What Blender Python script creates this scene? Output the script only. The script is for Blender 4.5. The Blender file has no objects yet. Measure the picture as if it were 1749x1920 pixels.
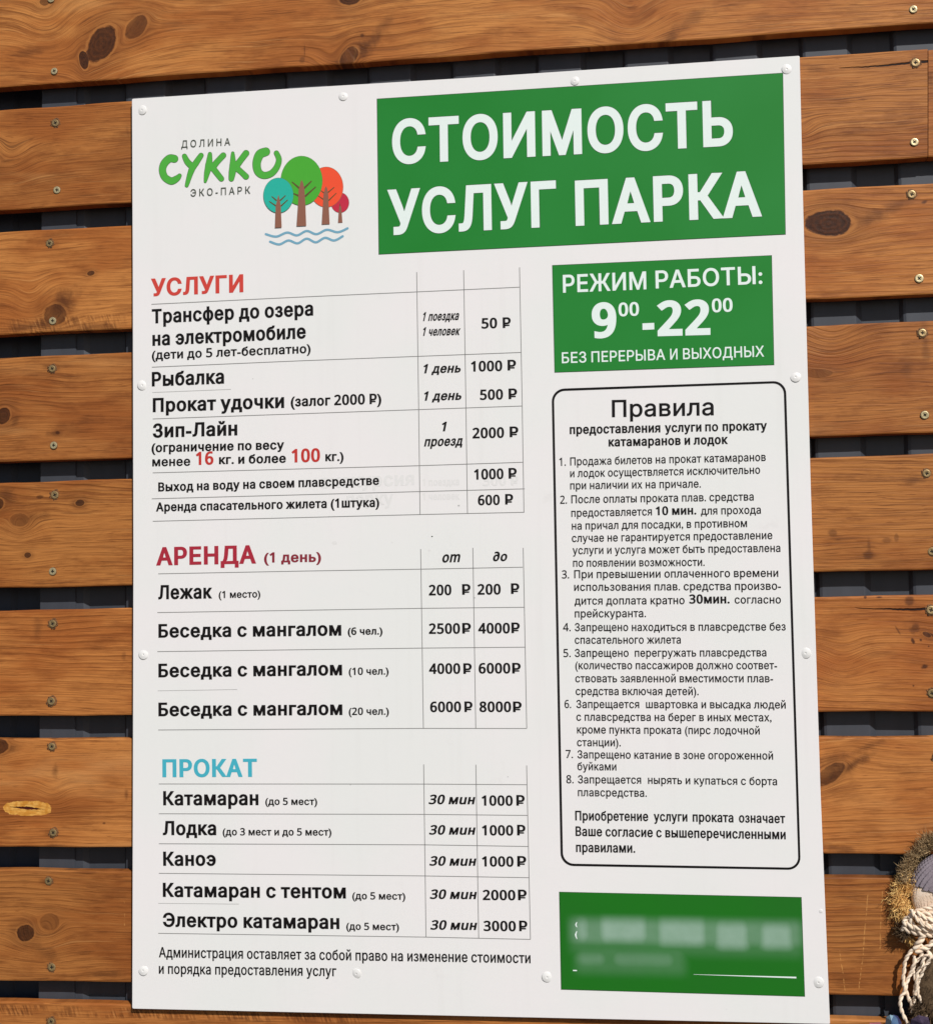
import bpy, math, random
from mathutils import Vector, Matrix
from mathutils.geometry import delaunay_2d_cdt

random.seed(7)
SC = bpy.context.scene
COL = SC.collection
R = math.radians

# ------------------------------------------------------------------ camera
# rotation rows (right, down, forward) and position, solved from the sign's edges and the slats; wall: X right, Y down, Z in
ROT = ((0.9903717019153194, 0.015736784974544005, 0.13753634299347442),
       (-0.02457944148245772, 0.9977213197717871, 0.06283326451214986),
       (-0.13623414807515813, -0.06560885360611264, 0.9885017628849873))
TR = (-0.46171748385512035, -0.5690619732669829, 1.9878660295753425)
FPX, CX, CY = 2700.0, 874.5, 960.0
H0 = 2.30                                       # height of the sign's top above the ground
def w2b(v): return Vector((v[0], v[2], -v[1]))
CW = [-(sum(ROT[r][k] * TR[r] for r in range(3))) for k in range(3)]
CAMLOC = w2b(CW) + Vector((0, 0, H0))
cam_d = bpy.data.cameras.new('camera')
cam = bpy.data.objects.new('camera', cam_d)
COL.objects.link(cam)
rx, ry, rz = w2b(ROT[0]), -w2b(ROT[1]), -w2b(ROT[2])
m4 = Matrix(((rx.x, ry.x, rz.x, CAMLOC.x), (rx.y, ry.y, rz.y, CAMLOC.y), (rx.z, ry.z, rz.z, CAMLOC.z), (0, 0, 0, 1)))
cam.matrix_world = m4
cam_d.sensor_fit = 'HORIZONTAL'; cam_d.sensor_width = 36.0
cam_d.lens = 36.0 * FPX / 1749.0
cam_d.clip_start = 0.05; cam_d.clip_end = 500
SC.camera = cam

# ------------------------------------------------------------------ light
SUNV = Vector((0.62, -1.0, 0.98)).normalized()  # towards the sun: high, in front of the wall, a little right
elev = math.asin(SUNV.z); azim = math.atan2(SUNV.x, SUNV.y)
world = bpy.data.worlds.new('World'); SC.world = world
world.use_nodes = True
wn = world.node_tree
sky = wn.nodes.new('ShaderNodeTexSky'); sky.sky_type = 'NISHITA'
sky.sun_disc = False; sky.sun_elevation = elev; sky.sun_rotation = azim
sky.air_density = 1.0; sky.dust_density = 1.0; sky.ozone_density = 1.0
wn.links.new(sky.outputs[0], wn.nodes['Background'].inputs[0])
wn.nodes['Background'].inputs[1].default_value = 0.055
sun_d = bpy.data.lights.new('sun', 'SUN'); sun_d.energy = 3.78; sun_d.angle = R(0.5); sun_d.color = (1.0, 0.98, 0.95)
sun = bpy.data.objects.new('sun', sun_d); COL.objects.link(sun)
sun.rotation_euler = SUNV.to_track_quat('Z', 'Y').to_euler()
sun.location = (3, -6, 6)
SC.view_settings.view_transform = 'Standard'; SC.view_settings.look = 'None'
SC.view_settings.exposure = 0.0; SC.view_settings.gamma = 1.0
SC.cycles.max_bounces = 6

# ------------------------------------------------------------------ helpers
def at(px, py, y=0.0):
    """where the sight line of photo point (px, py) meets the plane at depth y (m) of the wall"""
    d = rx * ((px - CX) / FPX) - ry * ((py - CY) / FPX) - rz
    t = (y - CAMLOC.y) / d.y
    return CAMLOC + d * t

def lin(c):
    c = c / 255.0
    return c / 12.92 if c <= 0.04045 else ((c + 0.055) / 1.055) ** 2.4
def rgb(r, g, b): return (lin(r), lin(g), lin(b), 1.0)

def mesh(name, verts, faces, mats=(), parent=None, origin=None, mi=None, smooth=False):
    me = bpy.data.meshes.new(name)
    if origin is not None:
        verts = [(v[0] - origin[0], v[1] - origin[1], v[2] - origin[2]) for v in verts]
    me.from_pydata([tuple(v) for v in verts], [], faces)
    for m in mats: me.materials.append(m)
    if mi: me.polygons.foreach_set('material_index', mi)
    if smooth: me.polygons.foreach_set('use_smooth', [True] * len(me.polygons))
    me.update()
    o = bpy.data.objects.new(name, me); COL.objects.link(o)
    if origin is not None: o.location = origin
    if parent:
        o.parent = parent
        o.location = Vector(o.location) - world_loc(parent)
    return o
def world_loc(o):
    v = Vector(o.location)
    while o.parent: o = o.parent; v += Vector(o.location)
    return v
def thing(name, label, cat, loc, group=None):
    o = bpy.data.objects.new(name, None); COL.objects.link(o)
    o.location = loc; o.empty_display_size = 0.05
    o['label'] = label; o['category'] = cat
    if group: o['group'] = group
    return o

class G:
    """small node-graph writer"""
    def __init__(s, name):
        s.m = bpy.data.materials.new(name); s.m.use_nodes = True
        s.t = s.m.node_tree; s.p = s.t.nodes['Principled BSDF']
    def _in(s, sock, v):
        if hasattr(v, 'is_linked') or hasattr(v, 'links'): s.t.links.new(v, sock)
        elif v is not None: sock.default_value = v
    def M(s, op, a, b=None, c=None, clamp=False):
        n = s.t.nodes.new('ShaderNodeMath'); n.operation = op; n.use_clamp = clamp
        s._in(n.inputs[0], a)
        if b is not None: s._in(n.inputs[1], b)
        if c is not None: s._in(n.inputs[2], c)
        return n.outputs[0]
    def add(s, a, b): return s.M('ADD', a, b)
    def sub(s, a, b): return s.M('SUBTRACT', a, b)
    def mul(s, a, b): return s.M('MULTIPLY', a, b)
    def step(s, v, lo, hi, o0=0.0, o1=1.0):
        n = s.t.nodes.new('ShaderNodeMapRange'); n.interpolation_type = 'SMOOTHSTEP'
        s._in(n.inputs[0], v)
        for i, q in enumerate((lo, hi, o0, o1)): s._in(n.inputs[i + 1], q)
        return n.outputs[0]
    def xyz(s, x, y, z):
        n = s.t.nodes.new('ShaderNodeCombineXYZ')
        for i, q in enumerate((x, y, z)): s._in(n.inputs[i], q)
        return n.outputs[0]
    def noise(s, vec, scale=1.0, detail=2.0, rough=0.5, dist=0.0):
        n = s.t.nodes.new('ShaderNodeTexNoise'); n.noise_dimensions = '3D'
        s._in(n.inputs['Vector'], vec); n.inputs['Scale'].default_value = scale
        n.inputs['Detail'].default_value = detail; n.inputs['Roughness'].default_value = rough
        n.inputs['Distortion'].default_value = dist
        return n.outputs['Fac']
    def mix(s, f, a, b, mode='MIX'):
        n = s.t.nodes.new('ShaderNodeMix'); n.data_type = 'RGBA'; n.blend_type = mode
        s._in(n.inputs[0], f); s._in(n.inputs[6], a); s._in(n.inputs[7], b)
        return n.outputs[2]
    def co(s, kind='Object'):
        n = s.t.nodes.new('ShaderNodeTexCoord'); q = s.t.nodes.new('ShaderNodeSeparateXYZ')
        s.t.links.new(n.outputs[kind], q.inputs[0]); return n.outputs[kind], q.outputs[0], q.outputs[1], q.outputs[2]
    def out(s, base=None, rough=None, metal=None, spec=None, bump=None, bd=0.001, bs=1.0, **kw):
        s._in(s.p.inputs['Base Color'], base); s._in(s.p.inputs['Roughness'], rough)
        s._in(s.p.inputs['Metallic'], metal); s._in(s.p.inputs['Specular IOR Level'], spec)
        for k, v in kw.items(): s._in(s.p.inputs[k.replace('_', ' ')], v)
        if bump is not None:
            n = s.t.nodes.new('ShaderNodeBump'); n.inputs['Distance'].default_value = bd
            n.inputs['Strength'].default_value = bs
            s.t.links.new(bump, n.inputs['Height']); s.t.links.new(n.outputs[0], s.p.inputs['Normal'])
        return s.m

def print_mat(name, c, var=0.05, rough=0.42):
    """flat print or vinyl with very slight unevenness"""
    g = G(name); v, x, y, z = g.co()
    n = g.noise(v, 9.0, 3.0); n2 = g.noise(v, 130.0, 2.0)
    f = g.add(g.mul(g.sub(n, 0.5), var * 2), g.mul(g.sub(n2, 0.5), var))
    c2 = g.mix(1.0, c, g.xyz(g.add(1.0, f), g.add(1.0, f), g.add(1.0, f)), 'MULTIPLY')
    return g.out(c2, g.add(rough, g.mul(n2, 0.06)), spec=0.18)

# ------------------------------------------------------------------ materials
def board_mat():
    g = G('board_white'); v, x, y, z = g.co()
    n = g.noise(v, 5.0, 4.0); n2 = g.noise(v, 60.0, 3.0)
    c = g.mix(g.step(n, 0.35, 0.65), rgb(241, 236, 234), rgb(237, 236, 232))
    sm = g.step(g.noise(v, 14.0, 5.0, 0.7), 0.62, 0.75)
    c = g.mix(g.mul(sm, 0.10), c, rgb(190, 182, 176))
    run = g.step(g.noise(g.xyz(g.mul(x, 55.0), 0.0, g.mul(z, 2.2)), 1.0, 4.0, 0.6), 0.52, 0.80)
    c = g.mix(g.mul(run, 0.05), c, rgb(176, 168, 158))
    return g.out(c, g.add(0.34, g.mul(n2, 0.10)), spec=0.4, bump=g.noise(v, 7.0, 2.0), bd=0.0006, bs=0.35)
M_BOARD = board_mat()
M_BLACK = print_mat('print_black', rgb(18, 14, 14), 0.1, 0.55)
M_RED = print_mat('print_red', rgb(210, 72, 62))
M_RED2 = print_mat('print_red_numbers', rgb(196, 58, 52))
M_CRIM = print_mat('print_crimson', rgb(172, 46, 62))
M_MAROON = print_mat('print_maroon', rgb(140, 48, 60))
M_CYAN = print_mat('print_cyan', rgb(74, 178, 196))
M_MINT = print_mat('print_mint_white', rgb(234, 244, 238), 0.02)
M_GHOST = print_mat('print_ghost', rgb(232, 229, 226), 0.02)
M_LINE = print_mat('print_grey_line', rgb(140, 138, 136), 0.1)
M_LINE2 = print_mat('print_pale_line', rgb(190, 188, 185), 0.1)
M_DGREY = print_mat('print_dark_grey', rgb(84, 88, 78))
M_OUTL = print_mat('print_outline', rgb(96, 112, 84))
M_OLIVE = print_mat('print_olive_edge', rgb(62, 84, 60))
M_LGREEN = print_mat('print_leaf_green', rgb(82, 174, 66))
M_TEAL = print_mat('print_teal', rgb(46, 180, 160))
M_CGREEN = print_mat('print_crown_green', rgb(78, 172, 56))
M_ORANGE = print_mat('print_orange', rgb(244, 86, 54))
M_CRED = print_mat('print_crown_red', rgb(198, 50, 72))
M_TRUNK = print_mat('print_trunk_brown', rgb(146, 98, 80))
M_BRANCH = print_mat('print_branch', rgb(96, 84, 52))
M_WAVE = print_mat('print_wave_blue', rgb(120, 170, 192))

def green_mat():
    g = G('panel_green'); v, x, y, z = g.co()
    n = g.noise(v, 4.0, 3.0)
    c = g.mix(g.step(n, 0.3, 0.7), rgb(30, 126, 42), rgb(38, 132, 52))
    sp = g.step(g.noise(v, 160.0, 1.0), 0.76, 0.80)
    c = g.mix(g.mul(sp, 0.5), c, rgb(30, 90, 38))
    return g.out(c, 0.42, spec=0.25)
M_GREEN = green_mat()

def steel_mat(name, c):
    g = G(name); v, x, y, z = g.co()
    n = g.noise(v, 3.0, 3.0); d = g.noise(g.xyz(x, y, g.mul(z, 0.15)), 40.0, 4.0, 0.6)
    base = g.mix(g.step(d, 0.3, 0.8), c, tuple(q * 1.25 for q in c[:3]) + (1,))
    return g.out(base, g.add(0.42, g.mul(n, 0.12)), spec=0.5)
M_STEEL = steel_mat('sheet_anthracite', rgb(58, 61, 68))
M_STEELD = steel_mat('sheet_anthracite_back', rgb(48, 54, 70))

# ------------------------------------------------------------------ ground
gv = [(-40, -60, 0), (40, -60, 0), (40, 12, 0), (-40, 12, 0)]
g = G('ground_gravel'); v, x, y, z = g.co()
n = g.noise(v, 30.0, 5.0, 0.7)
ground = mesh('ground', gv, [(0, 1, 2, 3)], [g.out(g.mix(n, rgb(40, 38, 35), rgb(60, 57, 52)), 0.9)])
ground['kind'] = 'structure'

# ------------------------------------------------------------------ corrugated metal cladding behind the slats
D1, D2 = 0.0215, 0.0285                        # raised face and recess of the sheet, behind the slats' front
clad = thing('metal_cladding', 'dark anthracite ribbed metal sheeting seen through the gaps behind the wooden slats', 'metal cladding', (0.4, D2, 1.6))
def extrude_profile(name, prof, z0, z1, mat, parent, rnd=0.0):
    vs, fs = [], []
    for (x, y) in prof: vs += [(x, y, z0), (x, y, z1)]
    for i in range(len(prof) - 1): fs.append((2 * i, 2 * i + 2, 2 * i + 3, 2 * i + 1))
    return mesh(name, vs, fs, [mat], parent, origin=(prof[0][0], prof[0][1], z0))
YB, YT = 0.55, 2.75
refs = [at(p, 140 - (p - 240) * 0.066, D1).x for p in (240, 391, 542, 692, 852, 1011, 1174, 1339, 1508, 1679)]
k = len(refs); mi_ = sum(range(k)) / k; mr = sum(refs) / k
PIT = sum((i - mi_) * (r - mr) for i, r in enumerate(refs)) / sum((i - mi_) ** 2 for i in range(k))
X0 = mr - PIT * mi_
print('sheet pitch', PIT, X0, at(79, 150, D1).x, at(142, 150, D1).x)
pw = PIT * 0.455; bw = 0.0068
xl = at(79, 150, D1).x; xr = at(143, 150, D1).x
xa = at(157, 150, D1).x; xb = at(170, 150, D2).x
sheet_a = [(xl, D1 + 0.004), (xl, D1), (xr, D1), (xr + 0.0012, D1 + 0.0022), (xa, D1 + 0.0022), (xb, D2), (X0 - bw, D2)]
for i in range(0, 6):
    x = X0 + i * PIT
    sheet_a += [(x - bw * 0.35, D1 + 0.0007), (x + 0.001, D1), (x + pw, D1), (x + pw + 0.0015, D1 + 0.0006), (x + pw + bw * 1.35, D2), (x + PIT - bw, D2)]
extrude_profile('sheet', sheet_a, YB, YT, M_STEEL, clad)
x = X0 + 6 * PIT
sheet_b = [(x - bw - 0.007, D2 - 0.0012), (x - bw + 0.001, D2 - 0.0012)]
for i in range(6, 13):
    x = X0 + i * PIT
    sheet_b += [(x - bw * 0.35, D1 + 0.0001), (x + 0.001, D1 - 0.0009), (x + pw, D1 - 0.0009), (x + pw + 0.0015, D1 - 0.0003), (x + pw + bw * 1.35, D2 - 0.0011), (x + PIT - bw, D2 - 0.0011)]
extrude_profile('sheet', sheet_b, YB, YT, M_STEEL, clad)
DB = 0.052
xs = [at(p, 500, DB).x for p in (27, 36)]
prof = [(xs[0] - 3 * PIT, DB - 0.006)]
for i in (3, 2, 1, 0):
    prof += [(xs[0] - i * PIT, DB - 0.006), (xs[1] - i * PIT, DB), (xs[1] - i * PIT + PIT * 0.42, DB), (xs[1] - i * PIT + PIT * 0.47, DB - 0.006)]
prof += [(xl + 0.30, DB - 0.006)]
extrude_profile('sheet', prof, YB, YT, M_STEELD, clad)

# ------------------------------------------------------------------ slats
def wood(name, seed, org, tint, knots=(), spots=(), cracks=(), saws=(), arcs=(), scratches=(), gouge=None, dens=1.0):
    """stained pine. knots: (px, py, radius_px, stretch, darkness, tilt); all marks are given where the photo shows them"""
    g = G(name); v, x, y, z = g.co()
    PXM = 1.0 / 1395.0
    def loc(px, py):
        p = at(px, py, 0.0); return p.x - org[0], p.z - org[2]
    vs = g.xyz(x, 0.0, z)
    s = seed * 7.31
    def nz(sx, sz, det=2.0, rg=0.5, off=0.0, zz=None):
        return g.noise(g.xyz(g.mul(x, sx), s + off, g.mul(zz if zz is not None else z, sz)), 1.0, det, rg)
    w1 = g.mul(g.sub(nz(1.4, 7.0, 2.0), 0.5), 0.045)
    w2 = g.mul(g.sub(nz(9.0, 26.0, 2.0, 0.5, 3.0), 0.5), 0.009)
    zz = g.add(z, g.add(w1, w2))
    wob = g.mul(g.sub(g.noise(vs, 48.0, 5.0, 0.65), 0.5), 1.15)
    kmask = None; halo = None; kring = None; rims = []
    for (px, py, r, st, dk, tilt) in knots:
        kx, kz = loc(px, py); rr = r * PXM
        dx = g.sub(x, kx); dz = g.sub(z, kz)
        ct, sn = math.cos(tilt), math.sin(tilt)
        u = g.mul(g.add(g.mul(dx, ct), g.mul(dz, sn)), 1.0 / st)
        w = g.sub(g.mul(dz, ct), g.mul(dx, sn))
        d2 = g.add(g.mul(u, u), g.mul(w, w))
        fall = g.M('DIVIDE', rr * rr * 1.5, g.add(d2, rr * rr * 0.6))
        zz = g.sub(zz, g.mul(dz, g.M('MINIMUM', fall, 1.0)))
        kd = g.mul(g.M('SQRT', d2), 1.0 / rr)
        kd2 = g.add(kd, wob)
        kd2 = g.add(kd, g.mul(wob, 0.55))
        mk = g.mul(g.step(kd2, 1.06, 0.94), dk)
        rim = g.mul(g.mul(g.step(kd2, 1.0, 1.08), g.step(kd2, 1.30, 1.14)), dk * 0.35)
        rims.append(rim)
        hl = g.mul(g.step(kd2, 2.9, 0.7), dk * 0.42)
        rg = g.mul(g.M('SINE', g.add(g.mul(kd, 19.0), g.mul(wob, 9.0))), mk)
        kmask = mk if kmask is None else g.M('MAXIMUM', kmask, mk)
        halo = hl if halo is None else g.M('MAXIMUM', halo, hl)
        kring = rg if kring is None else g.add(kring, rg)
    for (px, py, r) in arcs:                     # cathedral figure: grain bows round this point
        kx, kz = loc(px, py); rr = r * PXM
        dx = g.sub(x, kx); dz = g.sub(z, kz)
        d2 = g.add(g.mul(dx, dx), g.mul(g.mul(dz, dz), 0.8))
        b = g.M('EXPONENT', g.mul(d2, -1.0 / (rr * rr)))
        zz = g.add(zz, g.mul(b, rr * 0.55))
    # growth rings cut lengthwise
    rc = g.add(g.mul(zz, 118.0 * dens), g.mul(nz(1.1, 5.0, 3.0, 0.5, 9.0), 6.0))
    fr = g.M('FRACT', rc)
    late = g.M('POWER', fr, 2.4)
    late = g.mul(late, g.step(fr, 1.0, 0.86))
    amp = g.step(nz(2.2, 16.0, 2.0, 0.5, 17.0), 0.40, 0.74)
    late = g.mul(late, g.add(0.25, g.mul(amp, 0.95)))
    rc2 = g.add(g.mul(zz, 310.0), g.mul(nz(3.0, 12.0, 2.0, 0.5, 29.0), 4.0))
    fr2 = g.M('POWER', g.M('FRACT', rc2), 2.0)
    streak = nz(13.0, 400.0, 4.0, 0.6, 31.0, zz)
    fibre = nz(34.0, 1100.0, 2.0, 0.6, 41.0, zz)
    streakd = g.step(streak, 0.50, 0.70)
    lights = g.step(nz(6.0, 330.0, 3.0, 0.6, 53.0, zz), 0.60, 0.74)
    blot = g.noise(g.xyz(g.mul(x, 5.5), s + 61.0, g.mul(z, 15.0)), 1.0, 4.0, 0.6)
    blot2 = g.noise(g.xyz(g.mul(x, 17.0), s + 67.0, g.mul(zz, 60.0)), 1.0, 4.0, 0.65)
    T = [rgb(*[min(255, c * t) for c, t in zip(col, tint)]) for col in ((199, 133, 71), (172, 104, 50), (113, 60, 24), (78, 42, 21), (52, 29, 18), (222, 165, 103))]
    c = g.mix(g.step(blot, 0.36, 0.62), T[1], T[0])
    c = g.mix(g.mul(g.step(blot2, 0.48, 0.70), 0.42), c, T[2])
    c = g.mix(g.mul(late, 0.80), c, T[2])
    c = g.mix(g.mul(fr2, 0.20), c, T[2])
    c = g.mix(g.mul(streakd, 0.55), c, T[2])
    c = g.mix(g.mul(lights, 0.38), c, T[5])
    dash = g.step(g.noise(g.xyz(g.mul(x, 38.0), s + 83.0, g.mul(zz, 520.0)), 1.0, 2.0, 0.5), 0.64, 0.74)
    c = g.mix(g.mul(dash, 0.55), c, T[2])
    c = g.mix(g.mul(g.step(fibre, 0.45, 0.75), 0.26), c, T[2])
    hair = g.step(g.noise(g.xyz(g.mul(x, 16.0), s + 97.0, g.mul(zz, 900.0)), 1.0, 1.0, 0.5), 0.62, 0.70)
    c = g.mix(g.mul(hair, 0.50), c, T[3])
    low = g.step(nz(2.6, 9.0, 3.0, 0.6, 77.0), 0.56, 0.76)
    c = g.mix(g.mul(low, 0.50), c, T[2])
    pale = g.step(nz(3.0, 14.0, 3.0, 0.6, 111.0), 0.58, 0.74)
    c = g.mix(g.mul(pale, 0.40), c, T[5])
    for (px, py, rxp, rzp, dk, tilt) in spots:   # stains and small bark marks
        kx, kz = loc(px, py)
        dx = g.sub(x, kx); dz = g.sub(z, kz); ct, sn = math.cos(tilt), math.sin(tilt)
        u = g.mul(g.add(g.mul(dx, ct), g.mul(dz, sn)), 1.0 / (rxp * PXM)); w = g.mul(g.sub(g.mul(dz, ct), g.mul(dx, sn)), 1.0 / (rzp * PXM))
        d = g.add(g.M('SQRT', g.add(g.mul(u, u), g.mul(w, w))), g.mul(wob, 2.2))
        soft = 0.0 if max(rxp, rzp) > 9 else 0.5
        c = g.mix(g.mul(g.step(d, 1.35, soft), dk), c, T[3])
    if halo is not None:
        c = g.mix(halo, c, T[3])
        for rm in rims: c = g.mix(rm, c, T[0])
        kc = g.mix(g.step(g.noise(vs, 160.0, 4.0, 0.7), 0.35, 0.7), T[4], T[3])
        split = g.step(g.M('ABSOLUTE', g.sub(g.noise(vs, 75.0, 3.0, 0.6), 0.5)), 0.012, 0.004)
        kc = g.mix(g.mul(split, 0.7), kc, rgb(30, 16, 10))
        kc = g.mix(g.mul(g.step(kring, 0.0, 1.0), 0.16), kc, T[2])
        c = g.mix(kmask, c, kc)
    for (x0, y0, x1, y1, sc_) in saws:           # cross-cut saw marks in a patch
        a = loc(x0, y0); b = loc(x1, y1)
        mx = g.mul(g.step(x, a[0], a[0] + 0.03), g.step(x, b[0], b[0] - 0.03))
        mz = g.mul(g.step(z, b[1], b[1] + 0.006), g.step(z, a[1], a[1] - 0.004))
        edge = g.noise(vs, 40.0, 3.0)
        mk = g.mul(g.mul(mx, mz), g.step(edge, 0.35, 0.6))
        tooth = g.noise(g.xyz(g.add(g.mul(x, 330.0), g.mul(z, 120.0)), s, g.mul(z, 60.0)), 1.0, 2.0)
        c = g.mix(g.mul(mk, g.mul(g.step(tooth, 0.42, 0.62), sc_)), c, T[3])
        c = g.mix(g.mul(mk, g.mul(g.step(tooth, 0.45, 0.3), sc_ * 0.5)), c, T[5])
    dent = None
    for (x0, y0, x1, y1, wpx) in cracks:
        a = loc(x0, y0); b = loc(x1, y1); L = b[0] - a[0]
        t = g.mul(g.sub(x, a[0]), 1.0 / L)
        zc = g.add(a[1], g.add(g.mul(t, b[1] - a[1]), g.mul(g.sub(nz(30.0, 0.0, 3.0, 0.6, 91.0), 0.5), 0.006)))
        dd = g.M('ABSOLUTE', g.sub(z, zc))
        wd = g.mul(g.mul(g.step(t, 0.0, 0.9), g.step(t, 1.02, 1.0)), wpx * PXM)
        mk = g.step(g.sub(dd, wd), 0.0007, -0.0002)
        mk = g.mul(mk, g.step(t, 0.0, 0.08)); mk = g.mul(mk, g.step(t, 1.02, 1.0))
        c = g.mix(mk, c, rgb(38, 16, 10)); dent = mk if dent is None else g.M('MAXIMUM', dent, mk)
    for (x0, y0, x1, y1) in scratches:           # pale scratches
        a = loc(x0, y0); b = loc(x1, y1); L = b[1] - a[1]
        t = g.mul(g.sub(z, a[1]), 1.0 / L)
        xc = g.add(a[0], g.add(g.mul(t, b[0] - a[0]), g.mul(g.sub(g.noise(vs, 30.0, 3.0), 0.5), 0.004)))
        mk = g.mul(g.step(g.M('ABSOLUTE', g.sub(x, xc)), 0.0009, 0.0002), g.mul(g.step(t, 0.0, 0.02), g.step(t, 1.0, 0.98)))
        mk = g.mul(mk, g.step(g.noise(vs, 210.0, 2.0), 0.42, 0.6))
        c = g.mix(g.mul(mk, 0.5), c, rgb(222, 160, 90))
    if gouge:
        a = loc(*gouge)
        dx = g.mul(g.sub(x, a[0]), 1.0 / (45 * PXM)); dz = g.mul(g.sub(z, a[1]), 1.0 / (12.5 * PXM))
        ex = g.M('POWER', g.M('ABSOLUTE', dx), 3.0); ez = g.M('POWER', g.M('ABSOLUTE', dz), 2.0)
        d = g.add(g.add(ex, ez), g.mul(g.sub(g.noise(vs, 90.0, 3.0, 0.6), 0.5), 1.5))
        ochre = g.mix(g.step(g.noise(vs, 120.0, 3.0), 0.35, 0.65), rgb(198, 132, 50), rgb(226, 168, 84))
        c = g.mix(g.step(d, 1.22, 1.12), c, ochre)
        d3 = g.add(g.M('ABSOLUTE', g.add(dz, g.mul(dx, 0.22))), g.mul(g.M('ABSOLUTE', dx), 0.30))
        sl = g.mul(g.step(g.add(d3, g.mul(g.sub(g.noise(vs, 300.0, 2.0), 0.5), 0.2)), 0.27, 0.17), 1.0)
        c = g.mix(sl, c, rgb(72, 20, 14)); dent = sl if dent is None else g.M('MAXIMUM', dent, sl)
    hgt = g.add(g.mul(fibre, 0.45), g.add(g.mul(streak, 0.55), g.mul(late, -0.5)))
    if dent is not None: hgt = g.sub(hgt, g.mul(dent, 4.0))
    if kmask is not None: hgt = g.add(hgt, g.mul(kring, 0.08))
    rough = g.add(0.44, g.mul(fibre, 0.20))
    return g.out(c, rough, spec=0.20, bump=hgt, bd=0.0009, bs=0.75)

def slat_mesh(name, tl, tr, bl, br, mat, parent, org, seed, thick=0.0175, front=0.0):
    """a sawn board: rounded arrises, slightly wavy edges, lofted along its length"""
    rnd = random.Random(seed)
    n = 90; vs, fs = [], []
    r = 0.0022
    ph = [rnd.uniform(0, 6.28) for _ in range(8)]
    for i in range(n + 1):
        t = i / n
        T = tl.lerp(tr, t); B = bl.lerp(br, t)
        jt = 0.00045 * math.sin(31 * t + ph[0]) + 0.0003 * math.sin(83 * t + ph[1]) + rnd.uniform(-1, 1) * 0.00016
        jb = 0.00045 * math.sin(27 * t + ph[2]) + 0.0003 * math.sin(71 * t + ph[3]) + rnd.uniform(-1, 1) * 0.00016
        x = T.x; zt = T.z + jt; zb = B.z + jb; xb_ = B.x
        h = zt - zb
        prof = [(0.0, zt - r), (r * 0.29, zt - r * 0.29), (r, zt), (thick, zt), (thick, zb), (r, zb), (r * 0.29, zb + r * 0.29), (0.0, zb + r),
                (-0.0002, zb + h * 0.3), (0.0, zb + h * 0.65)]
        for (d, z) in prof:
            f = (zt - z) / h
            vs.append((x + (xb_ - x) * f, front + d, z))
    m = 10
    for i in range(n):
        for j in range(m):
            a = i * m + j; b = i * m + (j + 1) % m
            fs.append((a, b, b + m, a + m))
    fs.append(tuple(range(m))[::-1]); fs.append(tuple(n * m + j for j in range(m)))
    return mesh(name, vs, fs, [mat], parent, origin=org, smooth=False)

wall = thing('slatted_wall', 'horizontal orange-brown stained pine slats screwed to the wall behind the white price board', 'wooden wall', (0.4, 0.01, 0.75))

def line_y(p0, p1, x): return p0[1] + (p1[1] - p0[1]) * (x - p0[0]) / (p1[0] - p0[0])
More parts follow.
